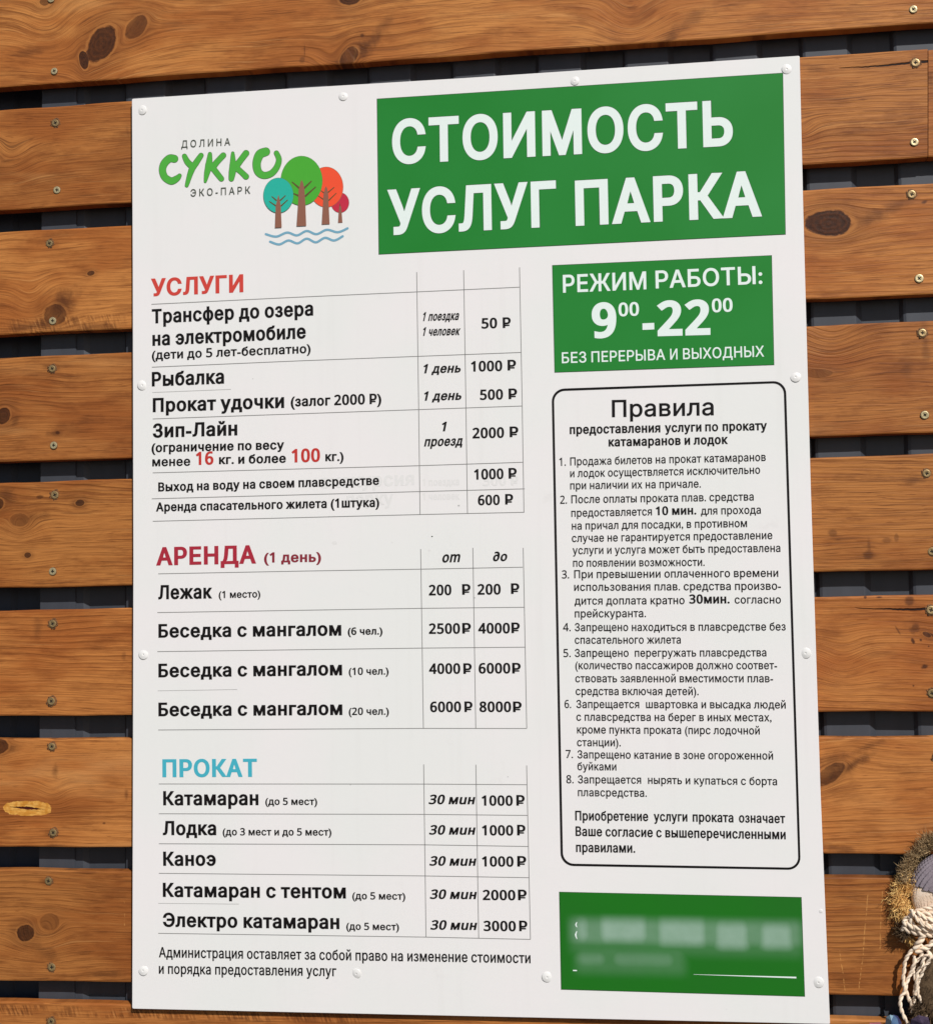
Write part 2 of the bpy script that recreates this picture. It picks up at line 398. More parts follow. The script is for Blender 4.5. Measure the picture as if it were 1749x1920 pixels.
# every slat: top and bottom edge as two photo points each, and its own marks
SL = [
 dict(top=((0, -31), (1749, -166)), bot=((0, 163), (1749, 43)), tint=(1.03, 1.02, 1.0), dens=0.8,
      knots=[(190, 82, 25, 1.5, 0.9, 1.0), (157, 112, 9, 2.0, 0.97, 1.75), (256, 50, 17, 1.6, 0.55, 0.75), (84, 2, 8, 1.4, 0.6, 0), (655, -8, 17, 1.3, 0.9, 0), (655, 105, 14, 1.5, 0.6, 0.9)],
      spots=[(688, 85, 34, 17, 0.85, 0.75), (722, 45, 30, 12, 0.45, 0.6), (679, 66, 5, 4, 0.8, 0), (571, 92, 1.4, 14, 0.8, 0), (567, 112, 6, 7, 0.5, 0), (60, 96, 45, 9, 0.4, 0.1), (1290, 40, 60, 14, 0.4, 0.55), (1255, 70, 26, 9, 0.4, 0.6)],
      arcs=[(1185, 55, 60), (622, 120, 40), (90, 60, 60)]),
 dict(top=((0, 204.8), (1740, 90.6)), bot=((0, 394.5), (1740, 295.4)), tint=(0.95, 0.92, 0.88), dens=1.15,
      knots=[(-14, 305, 12, 1.2, 0.7, 0)], spots=[(20, 300, 22, 3, 0.5, 0.1), (240, 250, 3, 14, 0.25, 0.2), (1530, 130, 18, 8, 0.3, 0)],
      arcs=[(20, 300, 45), (1500, 245, 30)], cracks=[(1570, 128, 1712, 118, 1.4), (1770, 112, 1722, 117, 2.2)]),
 dict(top=((0, 435), (1749, 343)), bot=((0, 627.5), (1749, 551)), tint=(1.02, 1.0, 0.97), dens=1.0,
      knots=[(1555, 418, 23, 1.72, 0.98, -0.03), (171, 512, 5, 1.6, 0.8, 0.2), (104, 590, 20, 1.1, 0.55, 0)],
      spots=[(118, 570, 40, 22, 0.8, 0.75), (60, 612, 60, 9, 0.7, 0.1), (170, 612, 60, 8, 0.5, 0), (1668, 392, 70, 12, 0.5, 0.42), (1733, 378, 6, 4, 0.85, 0.3), (93, 456, 22, 8, 0.35, 0), (110, 440, 50, 6, 0.3, 0)],
      saws=[(0, 596, 247, 626, 0.55)], arcs=[(60, 560, 40)]),
 dict(top=((0, 670.4), (1749, 600.9)), bot=((0, 866), (1749, 812)), tint=(0.92, 0.88, 0.84), dens=1.25,
      knots=[(6, 780, 14, 1.15, 0.85, 1.2), (1535, 700, 8, 3.0, 0.3, 0)],
      spots=[(98, 691, 15, 9, 0.6, 0), (102, 812, 16, 7, 0.6, 0), (108, 811, 4, 3, 0.9, 0), (28, 790, 14, 7, 0.5, 0.8), (1735, 640, 8, 40, 0.4, 0), (1700, 690, 14, 18, 0.35, 0), (160, 790, 50, 10, 0.3, 0.1)],
      arcs=[(1560, 640, 50)]),
 dict(top=((0, 905.4), (1749, 851)), bot=((0, 1102.4), (1749, 1069)), tint=(0.94, 0.91, 0.86), dens=1.0,
      knots=[(150, 943, 6, 1.5, 0.85, 0.1), (52, 1041, 5, 1.3, 0.85, 0), (-8, 945, 12, 1.4, 0.8, 0), (36, 975, 12, 1.6, 0.35, 0)],
      spots=[(14, 925, 22, 16, 0.55, -0.6), (70, 968, 30, 10, 0.4, 0.1), (75, 932, 7, 3, 0.7, 0), (1628, 1040, 9, 8, 0.6, 0), (1629, 1020, 4, 12, 0.5, 0), (1560, 1000, 8, 6, 0.5, 0), (1680, 1008, 3, 6, 0.4, 0), (1715, 900, 24, 9, 0.4, 0.2), (1662, 1013, 8, 5, 0.4, 0)],
      arcs=[(40, 985, 30)]),
 dict(top=((0, 1144.6), (1749, 1115)), bot=((0, 1342.5), (1749, 1334.6)), tint=(1.0, 0.96, 0.92), dens=1.0,
      knots=[(1737, 1190, 4, 2.0, 0.8, -0.5)],
      spots=[(1715, 1178, 9, 8, 0.7, 0.3), (1712, 1203, 3, 5, 0.95, 0.4), (1726, 1200, 3, 3, 0.95, 0), (1745, 1190, 7, 3, 0.95, -0.4), (1734, 1250, 7, 4, 0.95, 0.2), (1741, 1212, 2, 2, 0.9, 0), (1712, 1286, 2, 2, 0.8, 0), (1706, 1127, 7, 8, 0.7, 0), (1622, 1120, 2, 2, 0.9, 0), (1648, 1120, 5, 2, 0.9, 0), (1683, 1182, 1.6, 8, 0.6, 0.5), (70, 1180, 10, 24, 0.4, 0), (232, 1230, 4, 8, 0.3, 0)],
      cracks=[(1600, 1141, 1741, 1144, 1.6)], arcs=[(1580, 1240, 40)]),
 dict(top=((0, 1385.4), (1749, 1381.4)), bot=((0, 1588), (1749, 1603)), tint=(1.01, 0.98, 0.95), dens=1.0,
      knots=[(-4, 1400, 14, 1.5, 0.8, 0.2), (1556, 1452, 13, 2.2, 0.55, 0.6)],
      spots=[(1590, 1440, 60, 9, 0.75, 0.55), (1560, 1425, 30, 14, 0.45, 0.1), (1630, 1400, 40, 7, 0.5, 0.4), (1575, 1592, 45, 8, 0.5, -0.2), (22, 1404, 18, 8, 0.5, 0), (104, 1445, 6, 14, 0.55, 0), (97, 1562, 16, 8, 0.4, 0), (195, 1544, 3, 2, 0.7, 0), (237, 1490, 4, 12, 0.5, 0), (100, 1586, 26, 4, 0.5, 0)],
      gouge=(52, 1516), arcs=[(100, 1490, 30)]),
 dict(top=((0, 1631.5), (1749, 1647.5)), bot=((0, 1839), (1749, 1869.5)), tint=(0.89, 0.85, 0.80), dens=1.15,
      knots=[(48, 1750, 15, 1.15, 0.85, 0.1), (92, 1729, 15, 1.3, 0.3, 0)],
      spots=[(90, 1790, 30, 14, 0.4, -0.4), (88, 1652, 14, 6, 0.6, 0), (200, 1828, 40, 6, 0.5, 0), (95, 1815, 10, 8, 0.3, 0)],
      scratches=[(1627, 1676, 1610, 1866), (1654, 1670, 1649, 1790), (1574, 1782, 1584, 1860), (233, 1690, 234, 1740)],
      arcs=[(80, 1745, 36)]),
 dict(top=((0, 1878.6), (1749, 1916)), bot=((0, 2090), (1749, 2138)), tint=(0.96, 0.92, 0.88), dens=1.0,
      knots=[], spots=[(97, 1914, 12, 6, 0.6, 0)], saws=[(-60, 1880, 700, 1925, 0.6), (500, 1895, 1700, 1935, 0.35)]),
]
slats = []
def edge_pts(e, xa_, xb_):
    return at(xa_, line_y(e[0], e[1], xa_)), at(xb_, line_y(e[0], e[1], xb_))
for i, S in enumerate(SL):
    xa_, xb_ = -420, (1739.0 if i == 1 else 2150)
    tl, tr = edge_pts(S['top'], xa_, xb_); bl, br = edge_pts(S['bot'], xa_, xb_)
    org = (tl.x, 0.0, (tl.z + bl.z) / 2)
    kw = {q: S[q] for q in ('knots', 'spots', 'cracks', 'saws', 'arcs', 'scratches', 'gouge', 'dens') if q in S}
    mat = wood('stained_pine', i + 1, org, S['tint'], **kw)
    slats.append(slat_mesh('slat', tl, tr, bl, br, mat, wall, org, 100 + i, front=random.uniform(-0.0003, 0.0006) if i else 0.0))
S = SL[1]
tl, tr = edge_pts(((0, 203.6), (1740, 91.6)), 1740.6, 2150); bl, br = edge_pts(((0, 394.5), (1740, 294.2)), 1740.6, 2150)
org = (tl.x, 0.0, (tl.z + bl.z) / 2)
slats.append(slat_mesh('slat', tl, tr, bl, br, wood('stained_pine', 20, org, (0.96, 0.92, 0.88), spots=[(1745, 150, 6, 20, 0.5, 0)]), wall, org, 140, front=0.0008))

# ------------------------------------------------------------------ lathe / screws
def lathe(prof, seg, cx, cy, cz, closed_tip=True, wob=None):
    """prof: (radius, y, material); axis along -y (towards the viewer)"""
    vs, fs, mi = [], [], []
    for (r, y, m) in prof:
        for k in range(seg):
            a = 2 * math.pi * k / seg
            rr = r * (1 + (wob[k % len(wob)] if wob and r > 0 else 0))
            vs.append((cx + rr * math.cos(a), cy + y, cz + rr * math.sin(a)))
    for i in range(len(prof) - 1):
        for k in range(seg):
            a = i * seg + k; b = i * seg + (k + 1) % seg
            fs.append((a, a + seg, b + seg, b)); mi.append(prof[i + 1][2])
    return vs, fs, mi

def zinc_mat(name, c):
    g = G(name); v, x, y, z = g.co()
    n = g.noise(v, 900.0, 3.0, 0.6)
    return g.out(g.mix(g.step(n, 0.35, 0.65), c, tuple(q * 0.5 for q in c[:3]) + (1,)), 0.42, 0.55, 0.5)
M_ZINC = zinc_mat('screw_zinc', rgb(226, 206, 158))
M_ZINCD = zinc_mat('screw_zinc_dull', rgb(186, 156, 108))
g = G('screw_recess'); M_REC = g.out(rgb(22, 15, 10), 0.8)
g = G('splintered_pit'); v, x, y, z = g.co(); n = g.noise(v, 700.0, 3.0, 0.7)
M_PIT = g.out(g.mix(g.step(n, 0.4, 0.62), rgb(44, 24, 12), rgb(148, 100, 56)), 0.8)

def screw_geo(kind, rot):
    """countersunk head with a star or cross recess; kind 0 bright flush, 1 dull sunk, 2 half buried"""
    r = 0.0049
    mats = [M_PIT, M_ZINC if kind == 0 else M_ZINCD, M_REC]
    rd = random.Random(int(rot * 1000))
    wob = [rd.uniform(-0.10, 0.22 if kind else 0.08) for _ in range(24)]
    vs, fs, mi = lathe([(r * (1.34 if kind else 1.16), 0.0, 0), (r * 1.04, -0.0003, 0)], 24, 0, 0, 0, wob=wob)
    hy = -0.0011 if kind == 0 else -0.0009
    v2, f2, m2 = lathe([(r * 1.02, 0.0002, 1), (r, hy, 1), (r * 0.80, hy - 0.0002, 1), (r * 0.5, hy - 0.0001, 1)], 24, 0, 0, 0)
    off = len(vs); vs += v2; fs += [tuple(a + off for a in f) for f in f2]; mi += m2
    # recess: cross-shaped hollow
    ring = off + 3 * 24
    cross = []
    for k in range(24):
        a = 2 * math.pi * k / 24
        q = abs(math.cos(2 * (a - rot)))
        rr = r * (0.20 + 0.36 * q ** 2.0)
        cross.append((rr * math.cos(a), hy - 0.0001, rr * math.sin(a)))
    o1 = len(vs); vs += cross
    for k in range(24): fs.append((ring + k, o1 + k, o1 + (k + 1) % 24, ring + (k + 1) % 24)); mi.append(1)
    o2 = len(vs); vs += [(x * 0.85, -0.0002, z * 0.85) for (x, y, z) in cross]
    for k in range(24): fs.append((o1 + k, o2 + k, o2 + (k + 1) % 24, o1 + (k + 1) % 24)); mi.append(2)
    fs.append(tuple(o2 + k for k in range(24))); mi.append(2)
    me = bpy.data.meshes.new('screw'); me.from_pydata(vs, [], fs)
    for m in mats: me.materials.append(m)
    me.polygons.foreach_set('material_index', mi); me.update()
    return me
GEO = {(k, j): screw_geo(k, 0.3 + j * 0.37 + k) for k in (0, 1) for j in range(4)}
SCREWS = [(0, 102, 133, 0), (0, 1712, 17, 0), (1, 104, 230, 1), (1, 107, 356, 0), (1, 1716, 117, 1), (1, 1714, 266, 0),
          (2, 93, 456, 1), (2, 99, 601.5, 0), (2, 1709, 364, 1), (2, 1723, 522, 0), (3, 98, 691, 1), (3, 101, 835, 0), (3, 1729, 624, 1), (3, 1733.5, 778, 0),
          (4, 103, 928, 1), (4, 99, 1071.5, 0), (4, 1737, 887.5, 1), (4, 1747, 1034, 1), (5, 99, 1169.5, 1), (5, 96.5, 1315, 1), (5, 1745, 1144, 1), (5, 1747, 1300, 1),
          (6, 97.5, 1400, 1), (6, 100, 1561.5, 1), (7, 91, 1652.5, 1), (7, 97.5, 1814, 1), (8, 96, 1916, 1), (6, 1757, 1420, 1), (6, 1760, 1570, 1), (0, 96, -2, 0)]
for j, (si, px, py, kind) in enumerate(SCREWS):
    o = bpy.data.objects.new('screw', GEO[(kind, j % 4)]); COL.objects.link(o)
    o.parent = slats[si]
    p = at(px, py, -0.0003)
    o.location = p - world_loc(slats[si]); o.rotation_euler = (random.uniform(-.06, .06), random.uniform(0, 6.28) * 0, random.uniform(-.06, .06))
    s_ = random.uniform(0.94, 1.08); o.scale = (s_, 1, s_)

# ------------------------------------------------------------------ lettering
_gc = {}
DIG = '0123456789'; DSC = 1.02
def raw_glyph(ch):
    cu = bpy.data.curves.new('t', 'FONT'); cu.body = ch + '|'; cu.size = 1.0
    o = bpy.data.objects.new('t', cu); COL.objects.link(o)
    dg = bpy.context.evaluated_depsgraph_get()
    oc = o.evaluated_get(dg).to_curve(dg)
    sp = []
    for s in oc.splines:
        pts = [(Vector(b.co[:2]), Vector(b.handle_left[:2]), Vector(b.handle_right[:2]), b.handle_left_type, b.handle_right_type) for b in s.bezier_points]
        sp.append(pts)
    o.to_curve_clear()
    bpy.data.objects.remove(o); bpy.data.curves.remove(cu)
    return sp
def flat(pts, seg):
    out = []
    n = len(pts)
    for i in range(n):
        a, b = pts[i], pts[(i + 1) % n]
        p0, p1, p2, p3 = a[0], a[2], b[1], b[0]
        d = (p3 - p0)
        if d.length < 1e-6 and (p1 - p0).length < 1e-6: continue
        def dev(q):
            return abs(d.x * (q.y - p0.y) - d.y * (q.x - p0.x)) / max(d.length, 1e-6)
        straight = dev(p1) < 1e-3 and dev(p2) < 1e-3
        k = 1 if straight else (seg if d.length > 0.12 else max(2, seg - 2))
        for j in range(k):
            t = j / k; u = 1 - t
            q = p0 * u ** 3 + p1 * (3 * u * u * t) + p2 * (3 * u * t * t) + p3 * t ** 3
            if not out or (q - out[-1]).length > 1e-5: out.append(q)
    if len(out) > 2 and (out[0] - out[-1]).length < 1e-5: out.pop()
    return out
def area(l): return 0.5 * sum(l[i].x * l[(i + 1) % len(l)].y - l[(i + 1) % len(l)].x * l[i].y for i in range(len(l)))
def union(loops):
    """triangles of the non-zero winding union of closed loops"""
    vs, es = [], []
    for l in loops:
        b = len(vs); n = len(l); vs += l; es += [(b + i, b + (i + 1) % n) for i in range(n)]
    ov, oe, of, _, _, _ = delaunay_2d_cdt(vs, es, [], 0, 1e-6)
    segs = [(l[i].x, l[i].y, l[(i + 1) % len(l)].x, l[(i + 1) % len(l)].y) for l in loops for i in range(len(l))]
    tr = []
    for f in of:
        cx = sum(ov[i].x for i in f) / len(f); cy = sum(ov[i].y for i in f) / len(f); w = 0
        for (x0, y0, x1, y1) in segs:
            if (y0 <= cy) != (y1 <= cy):
                if x0 + (cy - y0) * (x1 - x0) / (y1 - y0) > cx: w += 1 if y1 > y0 else -1
        if w: tr.append(tuple(f))
    return [Vector(q) for q in ov], tr
def boundary(vs, tr):
    ed = {}
    for t in tr:
        for i in range(len(t)):
            e = (t[i], t[(i + 1) % len(t)])
            if (e[1], e[0]) in ed: del ed[(e[1], e[0])]
            else: ed[e] = 1
    nxt = {}
    for a, b in ed: nxt.setdefault(a, []).append(b)
    loops = []
    while nxt:
        a = next(iter(nxt)); l = [a]; cur = a
        while True:
            b = nxt[cur].pop()
            if not nxt[cur]: del nxt[cur]
            if b == a or b not in nxt: break
            l.append(b); cur = b
        if len(l) > 2: loops.append([vs[i] for i in l])
    return loops
def offset(loop, dx, dz):
    """move a filled loop's edge outwards (outline counter-clockwise, holes clockwise)"""
    l = [loop[0]]
    for q in loop[1:]:
        if (q - l[-1]).length > 4e-4: l.append(q)
    n = len(l); out = []
    for i in range(n):
        a, b, c = l[i - 1], l[i], l[(i + 1) % n]
        e1 = (b - a).normalized(); e2 = (c - b).normalized()
        n1 = Vector((e1.y, -e1.x)); n2 = Vector((e2.y, -e2.x))
        m = n1 + n2
        if m.length < 0.3: m = n1
        m = m.normalized(); k = 1.0 / max(0.5, m.dot(n1))
        out.append(Vector((b.x + m.x * dx * k, b.y + m.y * dz * k)))
    return out
def glyph(ch, wt, seg):
    key = (ch, wt, seg)
    if key in _gc: return _gc[key]
    if ch == ' ':
        _gc[key] = (None, 0.27); return _gc[key]
    src = 'Р' if ch == '₽' else (chr(0x1D7E2 + int(ch)) if ch in DIG else {'m': chr(0x1D5C6), 'u': chr(0x1D5CE)}.get(ch, ch))
    sp = raw_glyph(src)
    bar = max(sp, key=lambda s: min(p[0].x for p in s))
    barx = min(p[0].x for p in bar)
    sp = [s for s in sp if s is not bar]
    adv = barx - BARLSB
    loops = [flat(s, seg) for s in sp]
    loops = [l for l in loops if len(l) > 2]
    vs, tr = union(loops)
    bl = boundary(vs, tr)
    if ch == '₽':
        x0 = min(q.x for l in bl for q in l)
        for (a, b, c, d) in ((0.02, 0.135, 0.40, 0.185),):
            bl.append([Vector((x0 + a, b)), Vector((x0 + c, b)), Vector((x0 + c, d)), Vector((x0 + a, d))])
    bl = [offset(l, wt[0], wt[1]) for l in bl]
    bl = [l for l in bl if len(l) > 2 and abs(area(l)) > 1e-6]
    gv_, gt_ = union(bl)
    k_ = DSC if ch in DIG else 1.0
    gv_ = [Vector((q.x * k_, q.y * k_)) for q in gv_]
    _gc[key] = ((gv_, gt_), (adv + wt[0] * 1.3) * k_)
    return _gc[key]
_sp = raw_glyph('|')
_xs = sorted(min(p[0].x for p in s) for s in _sp)
BARADV = _xs[1] - _xs[0]
cu_ = bpy.data.curves.new('t', 'FONT'); BARLSB = _xs[0]; bpy.data.curves.remove(cu_)
CAPH = 0.0
for s_ in raw_glyph('Н')[:-1]:
    CAPH = max(CAPH, max(p[0].y for p in s_))
CAPH = max(max(p[0].y for p in s) for s in sorted(raw_glyph('Н'), key=lambda s: min(p[0].x for p in s))[:-1])
print('digit', max(p[0].y for s in raw_glyph(chr(0x1D7E2 + 8)) for p in s)); print('cap', CAPH, 'bar', BARLSB, BARADV)

BOLD = (0.044, 0.027); SEMI = (0.034, 0.022); REG = (0.018, 0.014); HEAVY = (0.052, 0.036)
SY = -0.0085                                    # front face of the board
def lettering(text, x0, x1, y0, y1, cap, mat, wt=BOLD, shear=0.0, level=1, parent=None, seg=4, name='lettering', track=0.0, grow=0.0):
    """one run of printed letters between photo points (x0, y0) and (x1, y1) on its baseline"""
    wt2 = (wt[0] + grow, wt[1] + grow)
    allv, allt = [], []
    pen = 0.0; runs = []
    for ch in text:
        bl, adv = glyph(ch, wt2, seg)
        if bl: runs.append(([Vector((q.x + pen + wt[0], q.y)) for q in bl[0]], bl[1]))
        pen += adv + track
    mn = min(q.x for r in runs for q in r[0]) + grow; mx = max(q.x for r in runs for q in r[0]) - grow
    ysp = SY - 0.00022 * level
    A = at(x0, y0, ysp); B = at(x1, y1, ysp); Cc = at(x0, y0 - cap, ysp)
    u = (B - A); width = u.length; u.normalize()
    up = Vector((-u.z, 0, u.x))
    sz = (Cc - A).length / (CAPH + 2 * wt[1])
    sx = width / (mx - mn)
    for ri, (vs, tr) in enumerate(runs):
        b = len(allv); lift = Vector((0, -0.00003 * (ri % 2), 0))
        for q in vs:
            X = (q.x - mn) * sx; Z = (q.y + wt[1]) * sz
            allv.append(A + u * (X + Z * shear) + up * Z + lift)
        allt += [tuple(k + b for k in t)[::-1] for t in tr]
    # face the viewer (-y)
    if allt:
        t = allt[0]; nrm = (allv[t[1]] - allv[t[0]]).cross(allv[t[2]] - allv[t[0]])
        if nrm.y > 0: allt = [t[::-1] for t in allt]
    return mesh(name, allv, allt, [mat], parent, origin=A)

def poly(name, pts, mat, level=1, parent=None):
    """flat printed area, corners given as photo points"""
    v = [at(x, y, SY - 0.00022 * level) for x, y in pts]
    n = (v[1] - v[0]).cross(v[2] - v[0])
    f = tuple(range(len(v)))
    return mesh(name, v, [f if n.y < 0 else f[::-1]], [mat], parent, origin=v[0])
def strokes(name, paths, mat, level=1, parent=None, closed=False, n=8, grow=0.0):
    """round brush strokes of varying width, merged into one flat print"""
    loops = []
    for path in paths:
        P = [(Vector((p[0], -p[1])), p[2] + grow) for p in path]
        dense = []
        m = len(P)
        for i in range(m - 1):
            p0 = P[max(i - 1, 0)]; p1 = P[i]; p2 = P[i + 1]; p3 = P[min(i + 2, m - 1)]
            steps = n if m > 2 else 1
            for j in range(steps):
                t = j / steps
                q = 0.5 * ((2 * p1[0]) + (-p0[0] + p2[0]) * t + (2 * p0[0] - 5 * p1[0] + 4 * p2[0] - p3[0]) * t * t + (-p0[0] + 3 * p1[0] - 3 * p2[0] + p3[0]) * t ** 3)
                dense.append((q, p1[1] + (p2[1] - p1[1]) * t))
        dense.append(P[-1])
        L, Rr = [], []
        for i, (q, r) in enumerate(dense):
            a = dense[max(i - 1, 0)][0]; b = dense[min(i + 1, len(dense) - 1)][0]
            d = (b - a).normalized(); nn = Vector((-d.y, d.x))
            L.append(q + nn * r); Rr.append(q - nn * r)
        def capp(q, r, d, sgn):
            out = []
            for k in range(1, 8):
                an = math.pi * k / 8
                nn = Vector((-d.y, d.x))
                out.append(q + nn * (r * math.cos(an) * sgn) + d * (r * math.sin(an) * sgn))
            return out
        dS = (dense[1][0] - dense[0][0]).normalized(); dE = (dense[-1][0] - dense[-2][0]).normalized()
        loop = L + capp(dense[-1][0], dense[-1][1], dE, 1) + Rr[::-1] + capp(dense[0][0], dense[0][1], dS, -1)
        loops.append(loop)
    vs, tr = union_any(loops)
    v = [at(q.x, -q.y, SY - 0.00022 * level) for q in vs]
    if tr:
        nrm = (v[tr[0][1]] - v[tr[0][0]]).cross(v[tr[0][2]] - v[tr[0][0]])
        if nrm.y > 0: tr = [t[::-1] for t in tr]
    return mesh(name, v, tr, [mat], parent, origin=v[0])
def union_any(loops):
    vs, fs = [], []
    for l in loops:
        if area(l) < 0: l = l[::-1]
        b = len(vs); vs += l; fs.append(list(range(b, b + len(l))))
    ov, oe, of, _, _, orf = delaunay_2d_cdt(vs, [], fs, 1, 1e-4)
    return [Vector(q) for q in ov], [tuple(f) for f in of]
def ell(cx, cy, ax, az, n=40): return [(cx + ax * math.cos(2 * math.pi * k / n), cy + az * math.sin(2 * math.pi * k / n)) for k in range(n)]
def rule(x0, y0, x1, y1, w=1.5, mat=None, parent=None, level=1):
    d = Vector((x1 - x0, y1 - y0)).normalized(); nx, ny = -d.y * w / 2, d.x * w / 2
    return poly('table_line', [(x0 - nx, y0 - ny), (x1 - nx, y1 - ny), (x1 + nx, y1 + ny), (x0 + nx, y0 + ny)], mat or M_LINE, level, parent)

# ------------------------------------------------------------------ the price board
C4 = [at(247, 184.5, SY), at(1499, 103.5, SY), at(1556, 1921.5, SY), at(247.5, 1892.5, SY)]
sign = thing('price_board', 'white price board with green panels, price tables and rules, mounted on wooden slats', 'sign board', ((C4[0].x + C4[1].x) / 2, SY / 2, C4[3].z))
def build_board():
    # rounded-corner sheet, 4 mm thick, edges bowed very slightly as in the photo
    pts = []
    crn = [(247, 184.5), (1499, 103.5), (1556, 1921.5), (247.5, 1892.5)]
    mids = {0: [(560, 164.2), (870, 145.5), (1200, 123.4)], 1: [(1506, 400), (1519.5, 900), (1538, 1480)], 2: [(1080, 1911), (560, 1899.5)], 3: [(248.6, 1500), (249.6, 1060), (248.4, 500)]}
    rr = 3.0
    for i in range(4):
        a = Vector(crn[i]); p = Vector(crn[i - 1]); q = Vector(crn[(i + 1) % 4])
        d1 = (p - a).normalized(); d2 = (q - a).normalized()
        for k in range(4):
            t = k / 3
            pts.append(tuple(a + d1 * rr * (1 - t) ** 2 + d2 * rr * t ** 2))
        pts += mids[i]
    f = [at(x, y, SY) for x, y in pts]
    c = sum(f, Vector()) / len(f)
    vs = [(q.x + (c.x - q.x) * 0.0012, SY, q.z + (c.z - q.z) * 0.0009) for q in f] + [(q.x, SY + 0.0006, q.z) for q in f] + [(q.x, -0.0040, q.z) for q in f]
    n = len(f)
    fs = [tuple(range(n))]
    for r_ in range(2):
        for k in range(n): fs.append((r_ * n + k, (r_ + 1) * n + k, (r_ + 1) * n + (k + 1) % n, r_ * n + (k + 1) % n))
    fs.append(tuple(2 * n + k for k in range(n))[::-1])
    return mesh('board', vs, fs, [M_BOARD], sign, origin=c)
board = build_board()
import bmesh
def fixn(o):
    bm = bmesh.new(); bm.from_mesh(o.data); bmesh.ops.recalc_face_normals(bm, faces=bm.faces[:]); bm.to_mesh(o.data); bm.free()
fixn(board)
for o in slats: fixn(o)

# green panels
def panel(name, c, lab):
    cx = sum(p[0] for p in c) / 4; cy = sum(p[1] for p in c) / 4
    e = poly('panel_edge', [(x + (1.0 if x > cx else -1.0), y + (1.0 if y > cy else -1.0)) for x, y in c], M_OLIVE, 1, None)
    p = poly(name, c, M_GREEN, 2, sign); p['label'] = lab
    e.location = Vector(e.location) - world_loc(p); e.parent = p
    return p
heading = panel('heading_panel', [(707.3, 185.3), (1467, 136.6), (1472, 438.4), (710.8, 476)], 'large green panel with white heading letters')
hours = panel('hours_panel', [(1036, 497.7), (1446, 479), (1450.5, 683.3), (1040.4, 697.5)], 'green panel with opening hours')
def onp(par, *a, **k): return lettering(*a, parent=par, level=3, **k)
HB = (0.039, 0.029)
for t, x0, x1, y0, y1, cap in (("СТОИМОСТЬ", 735.5, 1374.4, 307.8, 272.4, 84), ("УСЛУГ", 727, 1043.6, 440.9, 424.3, 85.5), ("ПАРКА", 1079.2, 1428.6, 423.2, 405.2, 85)):
    o = lettering(t, x0, x1, y0, y1, cap, M_OLIVE, wt=HB, seg=8, level=2.6, parent=heading, name='letter_outline', grow=0.007)
    onp(heading, t, x0, x1, y0, y1, cap, M_MINT, wt=HB, seg=8)
HS = (0.020, 0.016)
onp(hours, "РЕЖИМ", 1055.4, 1211.7, 548.6, 542.1, 33.5, M_MINT, wt=HS, seg=6)
onp(hours, "РАБОТЫ:", 1229.2, 1429.3, 540.6, 531.7, 33.5, M_MINT, wt=HS, seg=6)
onp(hours, "9", 1110.4, 1156.3, 634.2, 632, 66, M_MINT, wt=HEAVY, seg=8)
onp(hours, "00", 1159.6, 1198, 593, 591.4, 25.5, M_MINT, wt=SEMI, seg=6)
poly('lettering', [(1204.2, 606), (1226.3, 605), (1226.5, 617.3), (1204.4, 618.3)], M_MINT, 3, hours)
onp(hours, "22", 1231.7, 1331.8, 630.2, 627.5, 66, M_MINT, wt=HEAVY, seg=8)
onp(hours, "00", 1334.7, 1373.5, 585.4, 583.8, 25.5, M_MINT, wt=SEMI, seg=6)
for t, a, b in (("БЕЗ", 80, 190), ("ПЕРЕРЫВА", 213, 545), ("И", 567, 600), ("ВЫХОДНЫХ", 625, 990)):
    x0 = 1020 + a / 2.3992; x1 = 1020 + b / 2.3992
    f = lambda x: 680.9 - (x - 1053.3) * 0.0330
    onp(hours, t, x0, x1, f(x0), f(x1), 20.5, M_MINT, wt=(0.012, 0.010), seg=5)

# park logo
logo = None
LG = lambda x, y: (280 + x / 4.3725, 240 + y / 4.3725)
def LP(pts): return [(LG(p[0], p[1])[0], LG(p[0], p[1])[1], p[2] / 4.3725) for p in pts]
onp(sign, "ДОЛИНА", 339.9, 431.6, 276.3, 271.6, 13.6, M_DGREY, wt=(0.012, 0.008), track=0.24)
onp(sign, "ЭКО-ПАРК", 357.3, 469.4, 368.0, 362.3, 13.8, M_DGREY, wt=(0.012, 0.008), track=0.24)
NAME = [
 [[(205, 250, 31), (165, 248, 31), (122, 290, 30), (108, 345, 28), (128, 402, 28), (180, 432, 30), (225, 412, 25), (248, 388, 16)]],
 [[(288, 228, 19), (312, 275, 24), (345, 308, 26)], [(424, 222, 20), (385, 280, 24), (345, 345, 24), (306, 470, 14)]],
 [[(497, 210, 15), (488, 300, 28), (472, 370, 22), (458, 438, 10)], [(606, 222, 23), (560, 270, 23), (515, 325, 26)], [(515, 318, 24), (555, 370, 23), (590, 414, 22)]],
 [[(684, 203, 12), (685, 300, 26), (680, 360, 28), (672, 415, 21)], [(793, 204, 25), (750, 260, 24), (705, 320, 27)], [(705, 318, 25), (755, 360, 22), (792, 396, 24)]],
 [[(955, 192, 34), (905, 215, 36), (880, 285, 33), (892, 355, 31), (938, 386, 28), (1000, 370, 26), (1045, 318, 24), (1062, 255, 22), (1042, 203, 20)]],
]
for L in NAME:
    strokes('letter_outline', [LP(p) for p in L], M_OUTL, 1, sign, grow=0.55)
    strokes('lettering', [LP(p) for p in L], M_LGREEN, 2, sign, grow=-0.25)
def lg_ell(cx, cy, ax, az): return [LG(*p) for p in ell(cx, cy, ax, az)]
def crown(c, col, lv, out=True):
    if out: poly('crown_outline', lg_ell(c[0], c[1], c[2] + 2.2, c[3] + 2.2), M_OUTL, lv - 0.5, sign)
    poly('printed_crown', lg_ell(*c), col, lv, sign)
